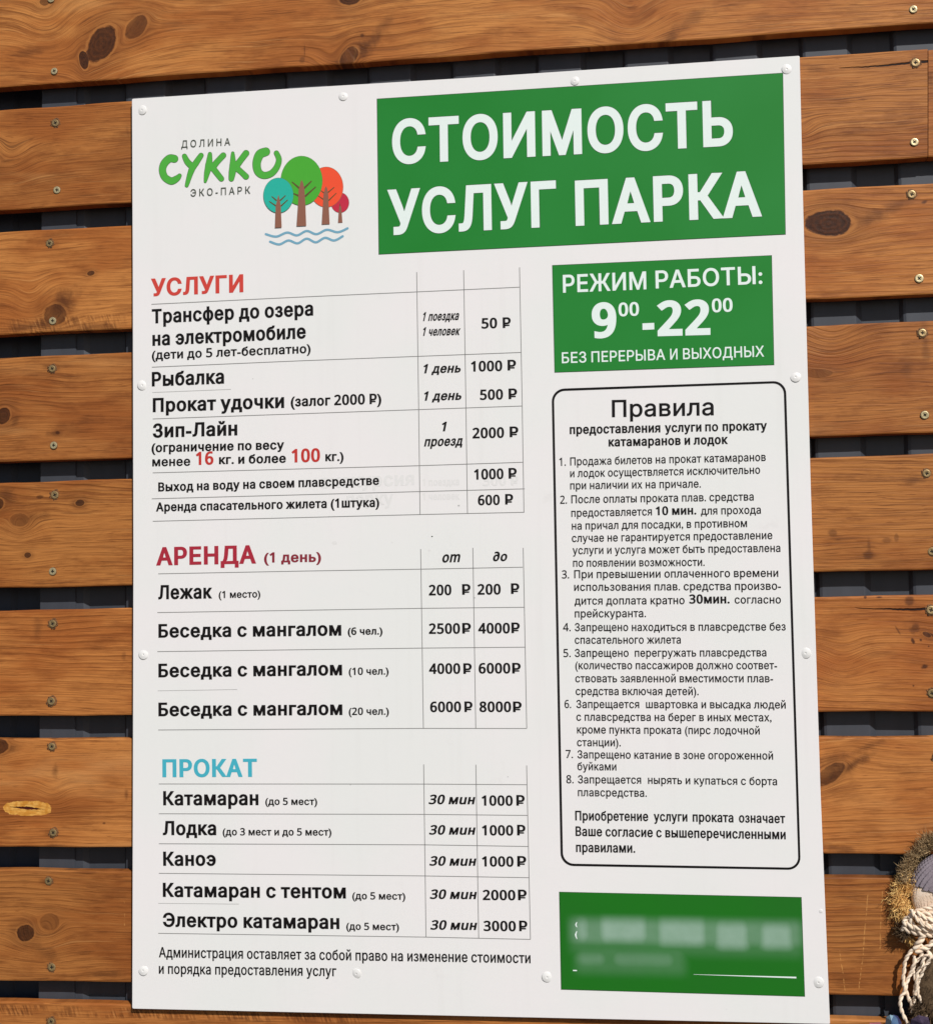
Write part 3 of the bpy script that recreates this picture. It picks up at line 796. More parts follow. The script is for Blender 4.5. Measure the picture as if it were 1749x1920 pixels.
crown((1563, 610, 73, 82), M_CRED, 1.5)
crown((1450, 482, 138, 165), M_ORANGE, 2.5)
crown((1248, 430, 170, 202), M_CGREEN, 3.5)
crown((1058, 550, 122, 143), M_TEAL, 4.5)
def trunk(pts, lv): poly('printed_trunk', [LG(*p) for p in pts], M_TRUNK, lv, sign)
def twig(ps, lv, w=6.0): strokes('printed_twigs', [LP([(a, b, w), (c, d, w * 0.6)]) for a, b, c, d in ps], M_BRANCH, lv, sign)
twig([(1075, 590, 1115, 552), (1082, 635, 1133, 588), (1040, 590, 1005, 560), (1036, 635, 984, 600)], 5.2)
twig([(1270, 490, 1328, 434), (1280, 555, 1362, 482), (1228, 490, 1172, 442), (1220, 552, 1182, 535)], 4.2, 8.0)
twig([(1465, 525, 1515, 484), (1472, 590, 1532, 532), (1430, 585, 1385, 555), (1432, 530, 1408, 512)], 3.2, 5.0)
twig([(1563, 655, 1563, 620)], 2.2, 4.0)
trunk([(1030, 815), (1034, 700), (1036, 640), (1050, 575), (1058, 545), (1068, 580), (1078, 640), (1080, 700), (1085, 812)], 5.6)
trunk([(1207, 803), (1218, 640), (1224, 500), (1240, 440), (1249, 422), (1262, 450), (1272, 500), (1280, 640), (1286, 800)], 4.6)
trunk([(1413, 789), (1422, 640), (1428, 540), (1440, 490), (1449, 474), (1460, 500), (1468, 560), (1471, 640), (1478, 786)], 3.6)
trunk([(1547, 775), (1552, 690), (1556, 640), (1573, 640), (1577, 690), (1583, 773)], 2.6)
strokes('printed_wave', [LP([(x, y, 9.5) for x, y in ((955, 868), (1040, 888), (1130, 855), (1210, 878), (1290, 842), (1370, 868), (1455, 832), (1545, 852), (1625, 820))])], M_WAVE, 1, sign)
strokes('printed_wave', [LP([(x, y, 9.5) for x, y in ((990, 930), (1065, 952), (1140, 920), (1215, 943), (1290, 905), (1365, 935), (1440, 898), (1515, 920), (1585, 885))])], M_WAVE, 1, sign)

# price tables: (text, x0, x1, baseline y0, y1, cap height, material, weight, slant)
K = M_BLACK; I = 0.22
TXT = [
 ("УСЛУГИ", 283, 456.3, 555.6, 547.4, 33.5, M_RED, BOLD, 0),
 ("Трансфер до озера", 284.7, 587.3, 606.4, 591.3, 27, K, BOLD, 0),
 ("на электромобиле", 285.8, 573.6, 648.3, 634.2, 27, K, BOLD, 0),
 ("(дети до 5 лет-бесплатно)", 284.7, 582.5, 674.0, 661.6, 17.2, K, SEMI, 0),
 ("Рыбалка", 284.7, 420.2, 724.5, 719, 27.3, K, BOLD, 0),
 ("Прокат удочки", 286.4, 532.8, 772.8, 764.7, 26.6, K, BOLD, 0),
 ("(залог 2000 ₽)", 545, 715, 762.3, 757, 19.6, K, BOLD, 0),
 ("Зип-Лайн", 286.4, 445, 820.8, 816.2, 26.7, K, BOLD, 0),
 ("(ограничение по весу", 284, 532.8, 848, 842.5, 17.5, K, BOLD, 0),
 ("менее", 285.4, 356.8, 874.5, 873.2, 17.5, K, SEMI, 0),
 ("16", 367, 400.3, 871.9, 870.9, 24.7, M_RED2, BOLD, 0),
 ("кг. и более", 410.6, 536.2, 870.4, 867.6, 17.5, K, BOLD, 0),
 ("100", 546.5, 600.1, 867.2, 865.7, 25.4, M_RED2, BOLD, 0),
 ("кг.)", 610, 644.2, 864.8, 864.2, 17.5, K, BOLD, 0),
 ("Выход на воду на своем плавсредстве", 296.7, 710.8, 921.7, 909.1, 17.2, K, BOLD, 0),
 ("Аренда спасательного жилета (1штука)", 292.3, 711, 959.2, 950.4, 17.2, K, BOLD, 0),
 ("1 поездка", 790.4, 858.8, 601.9, 599.6, 17, K, BOLD, I),
 ("1 человек", 790.4, 861, 629.7, 628, 16.5, K, BOLD, I),
 ("50", 902.8, 932, 615.9, 615, 19.7, K, BOLD, 0), ("₽", 942.5, 957.6, 614.8, 614.2, 20, K, BOLD, 0),
 ("1 день", 791, 862.7, 700, 698.2, 17.5, K, BOLD, I),
 ("1000", 882.6, 941.5, 696.6, 695.4, 19.8, K, BOLD, 0), ("₽", 951.5, 967.4, 694.4, 694, 20, K, BOLD, 0),
 ("1 день", 792, 864, 751.3, 749.6, 17.5, K, BOLD, I),
 ("500", 899.9, 943, 749.8, 748.8, 19.5, K, BOLD, 0), ("₽", 953.5, 969.5, 748.3, 747.8, 20, K, BOLD, 0),
 ("1", 825.5, 834.2, 808.8, 808.5, 18, K, BOLD, I), ("проезд", 794.9, 866.3, 837.2, 835.3, 18.3, K, BOLD, I),
 ("2000", 885.6, 945, 822, 820.7, 20, K, BOLD, 0), ("₽", 955.5, 971.8, 819.6, 819.2, 20, K, BOLD, 0),
 ("1000", 888.6, 944, 899.4, 898, 19.8, K, BOLD, 0), ("₽", 953.5, 968.9, 897.4, 897, 20, K, BOLD, 0),
 ("600", 896, 937, 947.5, 946.7, 19.3, K, BOLD, 0), ("₽", 947, 962, 946, 945.8, 19.8, K, BOLD, 0),
 ("АРЕНДА", 292.6, 480.3, 1060.5, 1056.7, 34.4, M_CRIM, BOLD, 0),
 ("(1 день)", 495, 602, 1055, 1053.6, 19.2, M_MAROON, BOLD, 0),
 ("оm", 827.9, 861, 1054.9, 1054, 20, K, BOLD, I), ("∂о", 923, 949.4, 1052.5, 1052, 18, K, BOLD, I),
 ("Лежак", 296.7, 398, 1124, 1122.3, 26.8, K, BOLD, 0), ("(1 место)", 410, 488.2, 1121.8, 1120.4, 13.6, K, SEMI, 0),
 ("200", 803.9, 846.4, 1116.7, 1116, 20, K, BOLD, 0), ("₽", 866.5, 882.2, 1115.3, 1115, 20, K, BOLD, 0),
 ("200", 895, 938.8, 1115.3, 1114.8, 20, K, BOLD, 0), ("₽", 958, 973.7, 1113.8, 1113.6, 20, K, BOLD, 0),
 ("Беседка с мангалом", 297, 640, 1196, 1192, 25.8, K, BOLD, 0), ("(6 чел.)", 652, 717.2, 1190.8, 1190, 14, K, BOLD, 0),
 ("2500", 803.9, 862.5, 1188.8, 1188.4, 19.8, K, BOLD, 0), ("₽", 866.7, 883, 1188.2, 1188, 20, K, BOLD, 0),
 ("4000", 896.5, 956, 1188.1, 1187.8, 19.8, K, BOLD, 0), ("₽", 958.8, 974.5, 1187.3, 1187.2, 20, K, BOLD, 0),
 ("Беседка с мангалом", 297, 641.5, 1270.4, 1266.5, 25.8, K, BOLD, 0), ("(10 чел.)", 653.8, 728.7, 1266, 1265.2, 14, K, SEMI, 0),
 ("4000", 804.4, 863, 1263.9, 1263.6, 19.8, K, BOLD, 0), ("₽", 868.7, 884.5, 1263.8, 1263.7, 20, K, BOLD, 0),
 ("6000", 897.3, 956.8, 1263.2, 1263, 19.8, K, BOLD, 0), ("₽", 960.2, 976.2, 1263, 1263, 20, K, BOLD, 0),
 ("Беседка с мангалом", 297, 642, 1343.4, 1341, 25.8, K, BOLD, 0), ("(20 чел.)", 653.8, 729.2, 1341.1, 1340.6, 14, K, SEMI, 0),
 ("6000", 806.4, 864.5, 1335.6, 1335.4, 19.8, K, BOLD, 0), ("₽", 870.7, 885.9, 1335.4, 1335.4, 20, K, BOLD, 0),
 ("8000", 898.8, 958.2, 1335.4, 1335.4, 19.8, K, BOLD, 0), ("₽", 961.7, 978, 1335.5, 1335.6, 20, K, BOLD, 0),
 ("ПРОКАТ", 304.6, 482, 1457.8, 1457, 33.8, M_CYAN, BOLD, 0),
 ("Катамаран", 306, 484.7, 1510.5, 1510.2, 26.8, K, BOLD, 0), ("(до 5 мест)", 497.4, 594.8, 1509.6, 1510, 13.6, K, SEMI, 0),
 ("30 мuн", 802.9, 888.5, 1508.3, 1508.6, 18, K, BOLD, I), ("1000", 902.8, 961.4, 1511, 1511.3, 19.3, K, BOLD, 0), ("₽", 968, 983.7, 1511, 1511.2, 20, K, BOLD, 0),
 ("Лодка", 305.3, 405.5, 1566.5, 1566.5, 26.8, K, BOLD, 0), ("(до 3 мест и до 5 мест)", 417.5, 621.5, 1566.8, 1567.4, 13.8, K, SEMI, 0),
 ("30 мuн", 803.8, 889, 1565.4, 1565.7, 18, K, BOLD, I), ("1000", 903.4, 962.3, 1566.8, 1567.2, 19.3, K, BOLD, 0), ("₽", 969.4, 985, 1566.8, 1567.1, 20, K, BOLD, 0),
 ("Каноэ", 306, 404.8, 1624, 1624, 26.8, K, BOLD, 0),
 ("30 мuн", 804.4, 890.6, 1623.7, 1624, 18, K, BOLD, I), ("1000", 903.4, 962.9, 1625.2, 1625.6, 19.3, K, BOLD, 0), ("₽", 969.7, 986.6, 1625.4, 1625.7, 20, K, BOLD, 0),
 ("Катамаран с тентом", 305.3, 648.6, 1682.4, 1685.4, 26.8, K, BOLD, 0), ("(до 5 мест)", 660.5, 760, 1686.8, 1687.8, 13.8, K, SEMI, 0),
 ("30 мuн", 805.3, 891.5, 1686.1, 1686.6, 18, K, BOLD, I), ("2000", 904.9, 966.4, 1688.3, 1688.7, 19.3, K, BOLD, 0), ("₽", 971.2, 987.5, 1688.5, 1688.7, 20, K, BOLD, 0),
 ("Электро катамаран", 305.3, 636.4, 1738.6, 1742.8, 26.8, K, BOLD, 0), ("(до 5 мест)", 649.2, 748.2, 1744, 1745.2, 13.8, K, SEMI, 0),
 ("30 мuн", 806.2, 892, 1743.8, 1744.5, 18, K, BOLD, I), ("3000", 906.4, 967.3, 1746.3, 1746.9, 19.3, K, BOLD, 0), ("₽", 973.3, 988.7, 1746.6, 1746.9, 20, K, BOLD, 0),
 ("Администрация оставляет за собой право на изменение стоимости", 297.8, 994.7, 1795.8, 1806.9, 19.6, K, (0.024, 0.015), 0),
 ("и порядка предоставления услуг", 297.8, 630.8, 1826.6, 1831.4, 19.6, K, (0.024, 0.015), 0),
]
for t, x0, x1, y0, y1, cap, m, wt, sh in TXT:
    o = lettering(t, x0, x1, y0, y1, cap, m, wt=wt, shear=sh, level=1, parent=sign, seg=5 if cap > 24 else 4)
for t, x0, x1, y0, y1, cap in (("экскурсия", 600, 777, 915.5, 909.5, 26), ("парку", 650, 738, 948.6, 946, 26), ("1 поездка", 792, 861, 911, 909.5, 14), ("1 человек", 792, 862, 937.8, 936.5, 14), ("300 ₽", 905, 972, 911, 909.5, 19)):
    lettering(t, x0, x1, y0, y1, cap, M_GHOST, wt=BOLD, level=0.5, parent=sign, name='ghost_lettering')
RULES = [(284, 570.2, 560, 556.7), (560, 556.7, 781, 546.9), (781, 546.9, 973.9, 538), (284.7, 688.2, 560, 676.3), (560, 676.3, 976.3, 660.5),
         (286.4, 785.3, 783, 767.8), (783, 767.8, 979.3, 761), (286.4, 886.5, 783, 873.1), (783, 873.1, 980.2, 866.6), (284.7, 935.2, 786, 921.6), (786, 921.6, 983.7, 916.5),
         (286.4, 977.4, 787, 964.7), (787, 964.7, 982, 960.5), (296.7, 1076, 560, 1070.9), (560, 1070.9, 788.7, 1067.2), (788.7, 1067.2, 980.2, 1063.5),
         (295, 1148.7, 790.1, 1140.7), (790.1, 1140.7, 983.1, 1138.7), (295, 1222, 791, 1215.3), (791, 1215.3, 984.5, 1213.6), (296.7, 1369, 793.8, 1366), (793.8, 1366, 987.4, 1366.2),
         (297.8, 1470.3, 794.3, 1470.5), (794.3, 1470.5, 988, 1471.7), (297.8, 1526.2, 795.8, 1527.4), (795.8, 1527.4, 989, 1529.3), (297.8, 1582.5, 796.4, 1584.5), (796.4, 1584.5, 990.5, 1587.6),
         (297.8, 1638, 797.3, 1642.9), (797.3, 1642.9, 991.7, 1646.2), (296.7, 1750.6, 798.7, 1757.7), (798.7, 1757.7, 994.4, 1762),
         (781.2, 509.7, 784.6, 740), (784.6, 740, 787.5, 964.7), (869.2, 506.2, 873.2, 740), (873.2, 740, 876.4, 963.2), (973.9, 500.8, 978.6, 740), (978.6, 740, 982.2, 961),
         (788.7, 1029.5, 793.8, 1366), (886.5, 1027.2, 891.9, 1366), (980.8, 1027.2, 987.4, 1366), (794.3, 1433.6, 798.7, 1757.7), (892.1, 1434.2, 897.4, 1759.7), (987.2, 1435.7, 994.4, 1762)]
for q in RULES: rule(*q, w=1.35, parent=sign, level=0.8)
for q in ((285.4, 735.6, 433, 729.7), (295.7, 1295.5, 445, 1293), (296.7, 1694.3, 447.7, 1695.7)): rule(*q, w=1.1, mat=M_LINE2, parent=sign, level=0.8)

# rules box
def box_frame():
    crn = [(1036.2, 731.2), (1471, 715.8), (1499, 1629.6), (1053.4, 1621.8)]
    def rounded(inset, rad):
        out = []
        cx = sum(p[0] for p in crn) / 4; cy = sum(p[1] for p in crn) / 4
        cc = [Vector((x + (inset if x < cx else -inset), y + (inset if y < cy else -inset))) for x, y in crn]
        for i in range(4):
            a = cc[i]; p = cc[i - 1]; q = cc[(i + 1) % 4]
            d1 = (p - a).normalized() * rad; d2 = (q - a).normalized() * rad
            for k in range(9):
                t = k / 8
                # quarter arc
                an = math.pi / 2 * t
                out.append(a + d1 * (1 - math.sin(an)) + d2 * (1 - math.cos(an)))
        return out
    o = rounded(-2.2, 24); i_ = rounded(2.2, 20)
    v = [at(p.x, p.y, SY - 0.00022) for p in o] + [at(p.x, p.y, SY - 0.00022) for p in i_]
    n = len(o)
    f = [(k, (k + 1) % n, n + (k + 1) % n, n + k) for k in range(n)]
    return mesh('rules_frame', v, f, [M_BLACK], sign, origin=v[0])
frame = box_frame(); fixn(frame)
S5 = 2.3992
RT = [("Правила", 1147.1, 1338, 782.2, 778.6, 32.5, REG),
 ("предоставления", 1068, 1238, 814, 810.6, 17.6, BOLD), ("услуги", 1246.3, 1315, 810.5, 809, 17.6, BOLD), ("по", 1322, 1346.3, 808.8, 808.4, 17.6, SEMI), ("прокату", 1354.7, 1438, 808.2, 806.4, 17.6, BOLD),
 ("катамаранов и лодок", 1140.9, 1364.7, 837.2, 832.4, 17.6, BOLD),
 ("1.", 1048.3, 1060.9, 873.5, 873.2, 15.4, REG), ("Продажа билетов на прокат катамаранов", 1068.8, 1435.6, 872.8, 864.3, 15.4, REG),
 ("и лодок осуществляется исключительно", 1068.8, 1425, 895, 888.2, 15.4, REG),
 ("при наличии их на причале.", 1068.8, 1313.9, 917.8, 914.2, 15.4, REG),
 ("2.", 1050, 1063, 944.7, 944.5, 15.4, REG), ("После оплаты проката плав. средства", 1070.9, 1413, 943.8, 938.5, 15.4, REG),
 ("предоставляется", 1070.9, 1222.2, 969.3, 966.4, 15.4, REG), ("10 мин.", 1229.2, 1305.5, 966.2, 964.6, 16.5, BOLD), ("для прохода", 1313.9, 1426.4, 965.2, 963.2, 15.4, REG),
 ("на причал для посадки, в противном", 1072, 1400.5, 993.3, 988.4, 15.4, REG),
 ("случае не гарантируется предоставление", 1072, 1448, 1016.5, 1011, 15.4, REG),
 ("услуги и услуга может быть предоставлена", 1073.4, 1463, 1039.4, 1035, 15.4, REG),
 ("по появлении возможности.", 1074.2, 1321, 1063, 1061.3, 15.4, REG),
 ("3.", 1053.3, 1067, 1084.8, 1084.7, 15.4, REG), ("При превышении оплаченного времени", 1076.3, 1459, 1084.4, 1081.8, 15.4, REG),
 ("использования плав. средства произво-", 1076.3, 1464, 1108.2, 1106, 15.4, REG),
 ("дится доплата кратно", 1077.1, 1283.4, 1134, 1133, 15.4, REG), ("30мин.", 1291.8, 1368, 1132, 1131.7, 17.3, BOLD), ("согласно", 1377.2, 1464, 1131.9, 1131.7, 15.4, REG),
 ("прейскуранта.", 1077.5, 1211, 1158, 1157.4, 15.4, REG),
 ("4.", 1055.4, 1070, 1183.8, 1183.7, 15.4, REG), ("Запрещено находиться в плавсредстве без", 1077.5, 1473, 1183.8, 1182.4, 15.4, REG),
 ("спасательного жилета", 1077.5, 1276.3, 1207.4, 1207, 15.4, REG),
 ("5.", 1056.3, 1070, 1232.3, 1232.2, 15.4, REG), ("Запрещено", 1077.5, 1178.5, 1232.2, 1231.8, 15.4, REG), ("перегружать плавсредства", 1190, 1436.8, 1231.8, 1231, 15.4, REG),
 ("(количество пассажиров должно соответ-", 1078.4, 1456.8, 1255.2, 1255.2, 15.4, REG),
 ("ствовать заявленной вместимости плав-", 1078.4, 1449.3, 1279.6, 1279.7, 15.4, REG),
 ("средства включая детей).", 1079.2, 1309.7, 1303.6, 1303.8, 15.4, REG),
 ("6.", 1058.3, 1070.8, 1328, 1328, 15.4, REG), ("Запрещается", 1080.4, 1198.3, 1328, 1328.2, 15.4, REG), ("швартовка и высадка людей", 1211, 1473, 1328.2, 1328.9, 15.4, REG),
 ("с плавсредства на берег в иных местах,", 1080.4, 1446.4, 1351.8, 1353, 15.4, REG),
 ("кроме пункта проката (пирс лодочной", 1081.7, 1424.3, 1375.6, 1377.6, 15.4, REG),
 ("станции).", 1081.7, 1163.8, 1399.6, 1399.9, 15.4, REG),
 ("7.", 1060.4, 1074.2, 1421.8, 1421.9, 15.4, REG), ("Запрещено катание в зоне огороженной", 1082.5, 1449.3, 1422.4, 1424.8, 15.4, REG),
 ("буйками", 1082.5, 1155.5, 1444.6, 1445.2, 15.4, REG),
 ("8.", 1061.7, 1075.4, 1469.1, 1469.2, 15.4, REG), ("Запрещается", 1083.4, 1202, 1469.3, 1470, 15.4, REG), ("нырять и купаться с борта", 1214.8, 1456.8, 1470.2, 1472.9, 15.4, REG),
 ("плавсредства.", 1083.4, 1212.5, 1493.4, 1494.6, 15.4, REG),
 ("Приобретение", 1078.3, 1215.3, 1538.8, 1540.2, 18.3, (0.036, 0.020)), ("услуги", 1225.5, 1288.7, 1540.4, 1541.0, 18.3, (0.036, 0.020)), ("проката", 1298.5, 1375, 1541.2, 1542.6, 18.3, (0.036, 0.020)), ("означает", 1385.2, 1472, 1542.8, 1544.2, 18.3, (0.036, 0.020)),
 ("Ваше согласие с вышеперечисленными", 1079, 1473, 1568, 1574.4, 18.3, (0.036, 0.020)),
 ("правилами.", 1079.8, 1190.9, 1598.2, 1599.6, 18.3, (0.036, 0.020)),
]
for t, x0, x1, y0, y1, cap, wt in RT:
    lettering(t, x0, x1, y0, y1, cap, M_BLACK, wt=wt, level=1, parent=sign, seg=4)

# contact panel: its print is an illegible soft smear in the photo
def contact_mat(org):
    g = G('panel_green_smeared'); v, x, y, z = g.co()
    c = g.mix(g.step(g.noise(v, 5.0, 3.0), 0.3, 0.7), rgb(24, 114, 20), rgb(28, 108, 26))
    tot = None
    def blob(px0, px1, py0, py1, k, sx=14.0, sy=14.0):
        a = at((px0 + px1) / 2, (py0 + py1) / 2, SY); hx = (px1 - px0) / 2 / 1440.0; hz = (py1 - py0) / 2 / 1440.0
        dx = g.M('ABSOLUTE', g.sub(x, a.x - org.x)); dz = g.M('ABSOLUTE', g.sub(z, a.z - org.z))
        m = g.mul(g.mul(g.step(dx, hx + sx / 1440.0, hx - sx / 1440.0), g.step(dz, hz + sy / 1440.0, hz - sy / 1440.0)), k)
        return m
    for b in ((1078, 1490, 1728, 1772, 0.30), (1078, 1106, 1726, 1765, 0.52), (1125, 1212, 1726, 1766, 0.62), (1234, 1322, 1728, 1772, 0.60), (1342, 1402, 1732, 1778, 0.60), (1426, 1485, 1734, 1778, 0.58),
              (1083, 1135, 1786, 1812, 0.26), (1150, 1262, 1786, 1814, 0.24), (1078, 1490, 1745, 1790, 0.10), (1083, 1280, 1775, 1825, 0.12)):
        m = blob(*b); tot = m if tot is None else g.M('MAXIMUM', tot, m)
    n = g.add(0.85, g.mul(g.noise(v, 60.0, 2.0), 0.3))
    c = g.mix(g.mul(tot, n), c, rgb(176, 200, 186))
    return g.out(c, 0.4, spec=0.4)
cp = [(1049, 1673.6), (1501.7, 1683.6), (1508.1, 1868.6), (1052.6, 1855.4)]
contact = panel('contact_panel', cp, 'green panel whose white print is smeared beyond reading')
contact.data.materials.clear(); contact.data.materials.append(contact_mat(world_loc(contact)))
poly('white_rule', [(1300, 1827.5), (1400, 1830), (1492.7, 1832.2), (1492.7, 1835.2), (1400, 1831.8), (1300, 1828)], M_MINT, 3, contact)
poly('white_rule', [(1074, 1819.2), (1081.5, 1819.4), (1081.5, 1821.6), (1074, 1821.4)], M_MINT, 3, contact)
strokes('white_mark', [[(1081.2, 1730, 0.6), (1079.6, 1734.5, 1.4), (1081.2, 1739, 0.6)], [(1081.2, 1747, 0.6), (1079.2, 1753.5, 1.6), (1081.4, 1761, 0.6)]], M_MINT, 3, contact)

# white plastic screw caps
g = G('cap_white'); v, x, y, z = g.co()
M_CAP = g.out(rgb(238, 235, 231), 0.35, spec=0.4, bump=g.noise(v, 300.0, 2.0), bd=0.0002, bs=0.4)
CAPR = 0.0068
vs, fs, mi = lathe([(CAPR, 0.0, 0), (CAPR, -0.0002, 0), (CAPR * 0.88, -0.0004, 0), (CAPR * 0.6, -0.0009, 0), (CAPR * 0.34, -0.0012, 0), (CAPR * 0.2, -0.0013, 0), (CAPR * 0.12, -0.0010, 0), (CAPR * 0.04, -0.0009, 0)], 32, 0, 0, 0)
fs.append(tuple(7 * 32 + k for k in range(32)))
cme = bpy.data.meshes.new('screw_cap'); cme.from_pydata(vs, [], fs); cme.materials.append(M_CAP)
cme.polygons.foreach_set('use_smooth', [True] * len(cme.polygons)); cme.update()
CAPS = [(265.5, 205, 1), (643, 179, .9), (1077, 150, .9), (1475, 128, .95), (266, 722, 1), (1491.5, 706, 1), (268, 1227.5, 1), (1510.5, 1225, 1), (267.5, 1821, 1), (667.5, 1827, .95), (1025.5, 1833.5, 1), (1534.5, 1843.5, 1), (1538.8, 1709.5, .38)]
for j, (px, py, s_) in enumerate(CAPS):
    o = bpy.data.objects.new('screw_cap', cme); COL.objects.link(o); o.parent = sign
    o.location = at(px, py, SY - 0.002) * 1.0 - world_loc(sign); o.location.y = (SY) - world_loc(sign).y
    o.scale = (s_, s_, s_); o.rotation_euler = (random.uniform(-.10, .10), random.uniform(0, 6), random.uniform(-.10, .10))
    
# small scuffs on the board
for (x, y, r, c) in ((810, 1006, 1.6, M_DGREY), (735, 1017, 2.0, M_GHOST), (627, 1018, 5, M_GHOST), (805, 1032, 3, M_GHOST), (474, 710, 1.0, M_LINE2), (1362, 1893, 1.6, M_GHOST), (657, 1472, 1.2, M_LINE2), (952, 1457, 1.2, M_LINE2), (860, 948, 2.2, M_LINE2), (890, 1121, 1.5, M_LINE2)):
    poly('scuff', ell(x, y, r, r * 0.7, 9), c, 0.6, sign)

# ------------------------------------------------------------------ hanging folk ornament at the right edge
def fibre_mat(name, cols, scale=500.0, rough=0.8):
    g = G(name); v, x, y, z = g.co()
    n = g.noise(v, scale, 3.0, 0.6); n2 = g.noise(v, 60.0, 3.0)
    c = g.mix(g.step(g.add(g.mul(n, 0.5), g.mul(n2, 0.5)), 0.35, 0.65), cols[0], cols[1])
    return g.out(c, rough, spec=0.2)
M_STRAW = fibre_mat('fuzz_straw', (rgb(232, 176, 98), rgb(255, 222, 150)), 700)
M_FUR = fibre_mat('fuzz_brown', (rgb(138, 112, 76), rgb(188, 160, 120)), 500)
M_FURD = fibre_mat('fuzz_dark', (rgb(66, 50, 36), rgb(112, 90, 66)), 400)
M_YBLUE = fibre_mat('yarn_blue_grey', (rgb(124, 112, 118), rgb(152, 140, 146)), 500)
M_YCREAM = fibre_mat('yarn_cream', (rgb(226, 198, 170), rgb(250, 228, 206)), 600)
M_CORD = fibre_mat('cord_cream', (rgb(236, 206, 176), rgb(255, 236, 212)), 700)
M_BLUE = fibre_mat('ribbon_blue', (rgb(70, 88, 130), rgb(140, 176, 196)), 220, 0.3)
M_VIOL = fibre_mat('cloth_violet', (rgb(44, 36, 52), rgb(78, 64, 84)), 300, 0.7)
orn = thing('hanging_ornament', 'hanging ornament of straw-coloured fuzz, blue-grey yarn and twisted cream cords at the right', 'ornament', at(1790, 1920, -0.05))
PM = 1 / 1480.0
def ball(name, cx, cy, yb, rpx, mat, ribs, tilt, amp, zcut=None, below=False, squash=1.0, seg=168, rings=40):
    c = at(cx, cy, yb); r = rpx * PM
    vs, fs = [], []
    ax = Matrix.Rotation(tilt[0], 3, 'Y') @ Matrix.Rotation(tilt[1], 3, 'X')
    for i in range(rings + 1):
        th = math.pi * i / rings
        for k in range(seg):
            a = 2 * math.pi * k / seg + 0.5 * th
            rr = r * (1 - amp * (1 - abs(math.sin(a * ribs / 2))) ** 1.5 * math.sin(th))
            p = ax @ Vector((rr * math.sin(th) * math.cos(a), rr * math.sin(th) * math.sin(a), rr * math.cos(th)))
            vs.append(c + Vector((p.x, p.y * squash, p.z)))
    for i in range(rings):
        for k in range(seg):
            f = (i * seg + k, i * seg + (k + 1) % seg, (i + 1) * seg + (k + 1) % seg, (i + 1) * seg + k)
            if zcut is not None:
                m = sum((vs[q] for q in f), Vector()) / 4 - c
                d = m.x * zcut[0] + m.z * zcut[1] - zcut[2] * r
                if d < 0: continue
            fs.append(f)
    return mesh(name, vs, fs, [mat], orn, origin=c, smooth=True)
ball('yarn_cap', 1785, 1676, -0.012, 77, M_YBLUE, 40, (0.55, 0.25), 0.12, (0.42, 0.91, -0.16), squash=0.24)
ball('yarn_face', 1783, 1678, -0.011, 71, M_YCREAM, 58, (0.05, 0.1), 0.05, squash=0.24)
def blades(name, mat, gen, n, ln, w, seed, spread=0.8):
    rd = random.Random(seed); vs, fs = [], []
    for _ in range(n):
        p, d = gen(rd)
        d = (d + Vector((rd.gauss(0, spread), rd.gauss(0, spread), rd.gauss(0, spread)))).normalized()
        L = ln * rd.uniform(0.5, 1.3) ; s = d.cross(Vector((rd.gauss(0, 1), rd.gauss(0, 1), rd.gauss(0, 1)))).normalized() * w * rd.uniform(0.6, 1.2)
        curl = Vector((rd.gauss(0, 1), rd.gauss(0, 1), rd.gauss(0, 1) - 0.4)) * L * 0.22
        b = len(vs); m = p + d * L * 0.5 + curl
        vs += [p - s, p + s, m - s * 0.8, m + s * 0.8, p + d * L + curl * 0.3]
        fs += [(b, b + 1, b + 3, b + 2), (b + 2, b + 3, b + 4)]
    o = mesh(name, vs, fs, [mat], orn, origin=vs[0]); o['kind'] = 'stuff'
    return o
def region(polys, ylo, yhi, ctr):
    """random points in photo-space quads at their own depth, hairs pointing away from the centre"""
    def gen(rd):
        (x0, y0, x1, y1, w) = rd.choice(polys)
        t = rd.random(); x = x0 + (x1 - x0) * t + rd.gauss(0, w * 0.42); y = y0 + (y1 - y0) * t + rd.gauss(0, w * 0.42)
        p = at(x, y, rd.uniform(ylo, yhi)); c = at(ctr[0], ctr[1], -0.04)
        d = (p - c); d.y = -abs(d.y) * 0.4 - 0.01
        return p, d.normalized()
    return gen
blades('straw_fuzz', M_STRAW, region([(1697, 1650, 1690, 1716, 20), (1690, 1660, 1686, 1706, 20), (1700, 1700, 1714, 1732, 12), (1703, 1640, 1711, 1670, 12)], -0.012, -0.003, (1745, 1668)), 2400, 0.0095, 0.00036, 3)
blades('brown_fuzz', M_FUR, region([(1700, 1638, 1718, 1604, 9), (1718, 1606, 1748, 1572, 12), (1735, 1586, 1790, 1566, 15), (1697, 1655, 1706, 1628, 7)], -0.014, -0.003, (1785, 1676)), 3000, 0.011, 0.00034, 5)
blades('lower_fuzz', M_STRAW, region([(1690, 1738, 1706, 1760, 9), (1700, 1748, 1716, 1774, 7)], -0.012, -0.003, (1745, 1700)), 380, 0.008, 0.00030, 8)
blades('dark_fuzz', M_FURD, region([(1694, 1742, 1702, 1752, 3), (1745, 1800, 1740, 1900, 20), (1765, 1780, 1770, 1910, 30), (1722, 1880, 1726, 1915, 7)], -0.016, -0.004, (1790, 1800)), 4200, 0.012, 0.0005, 9)
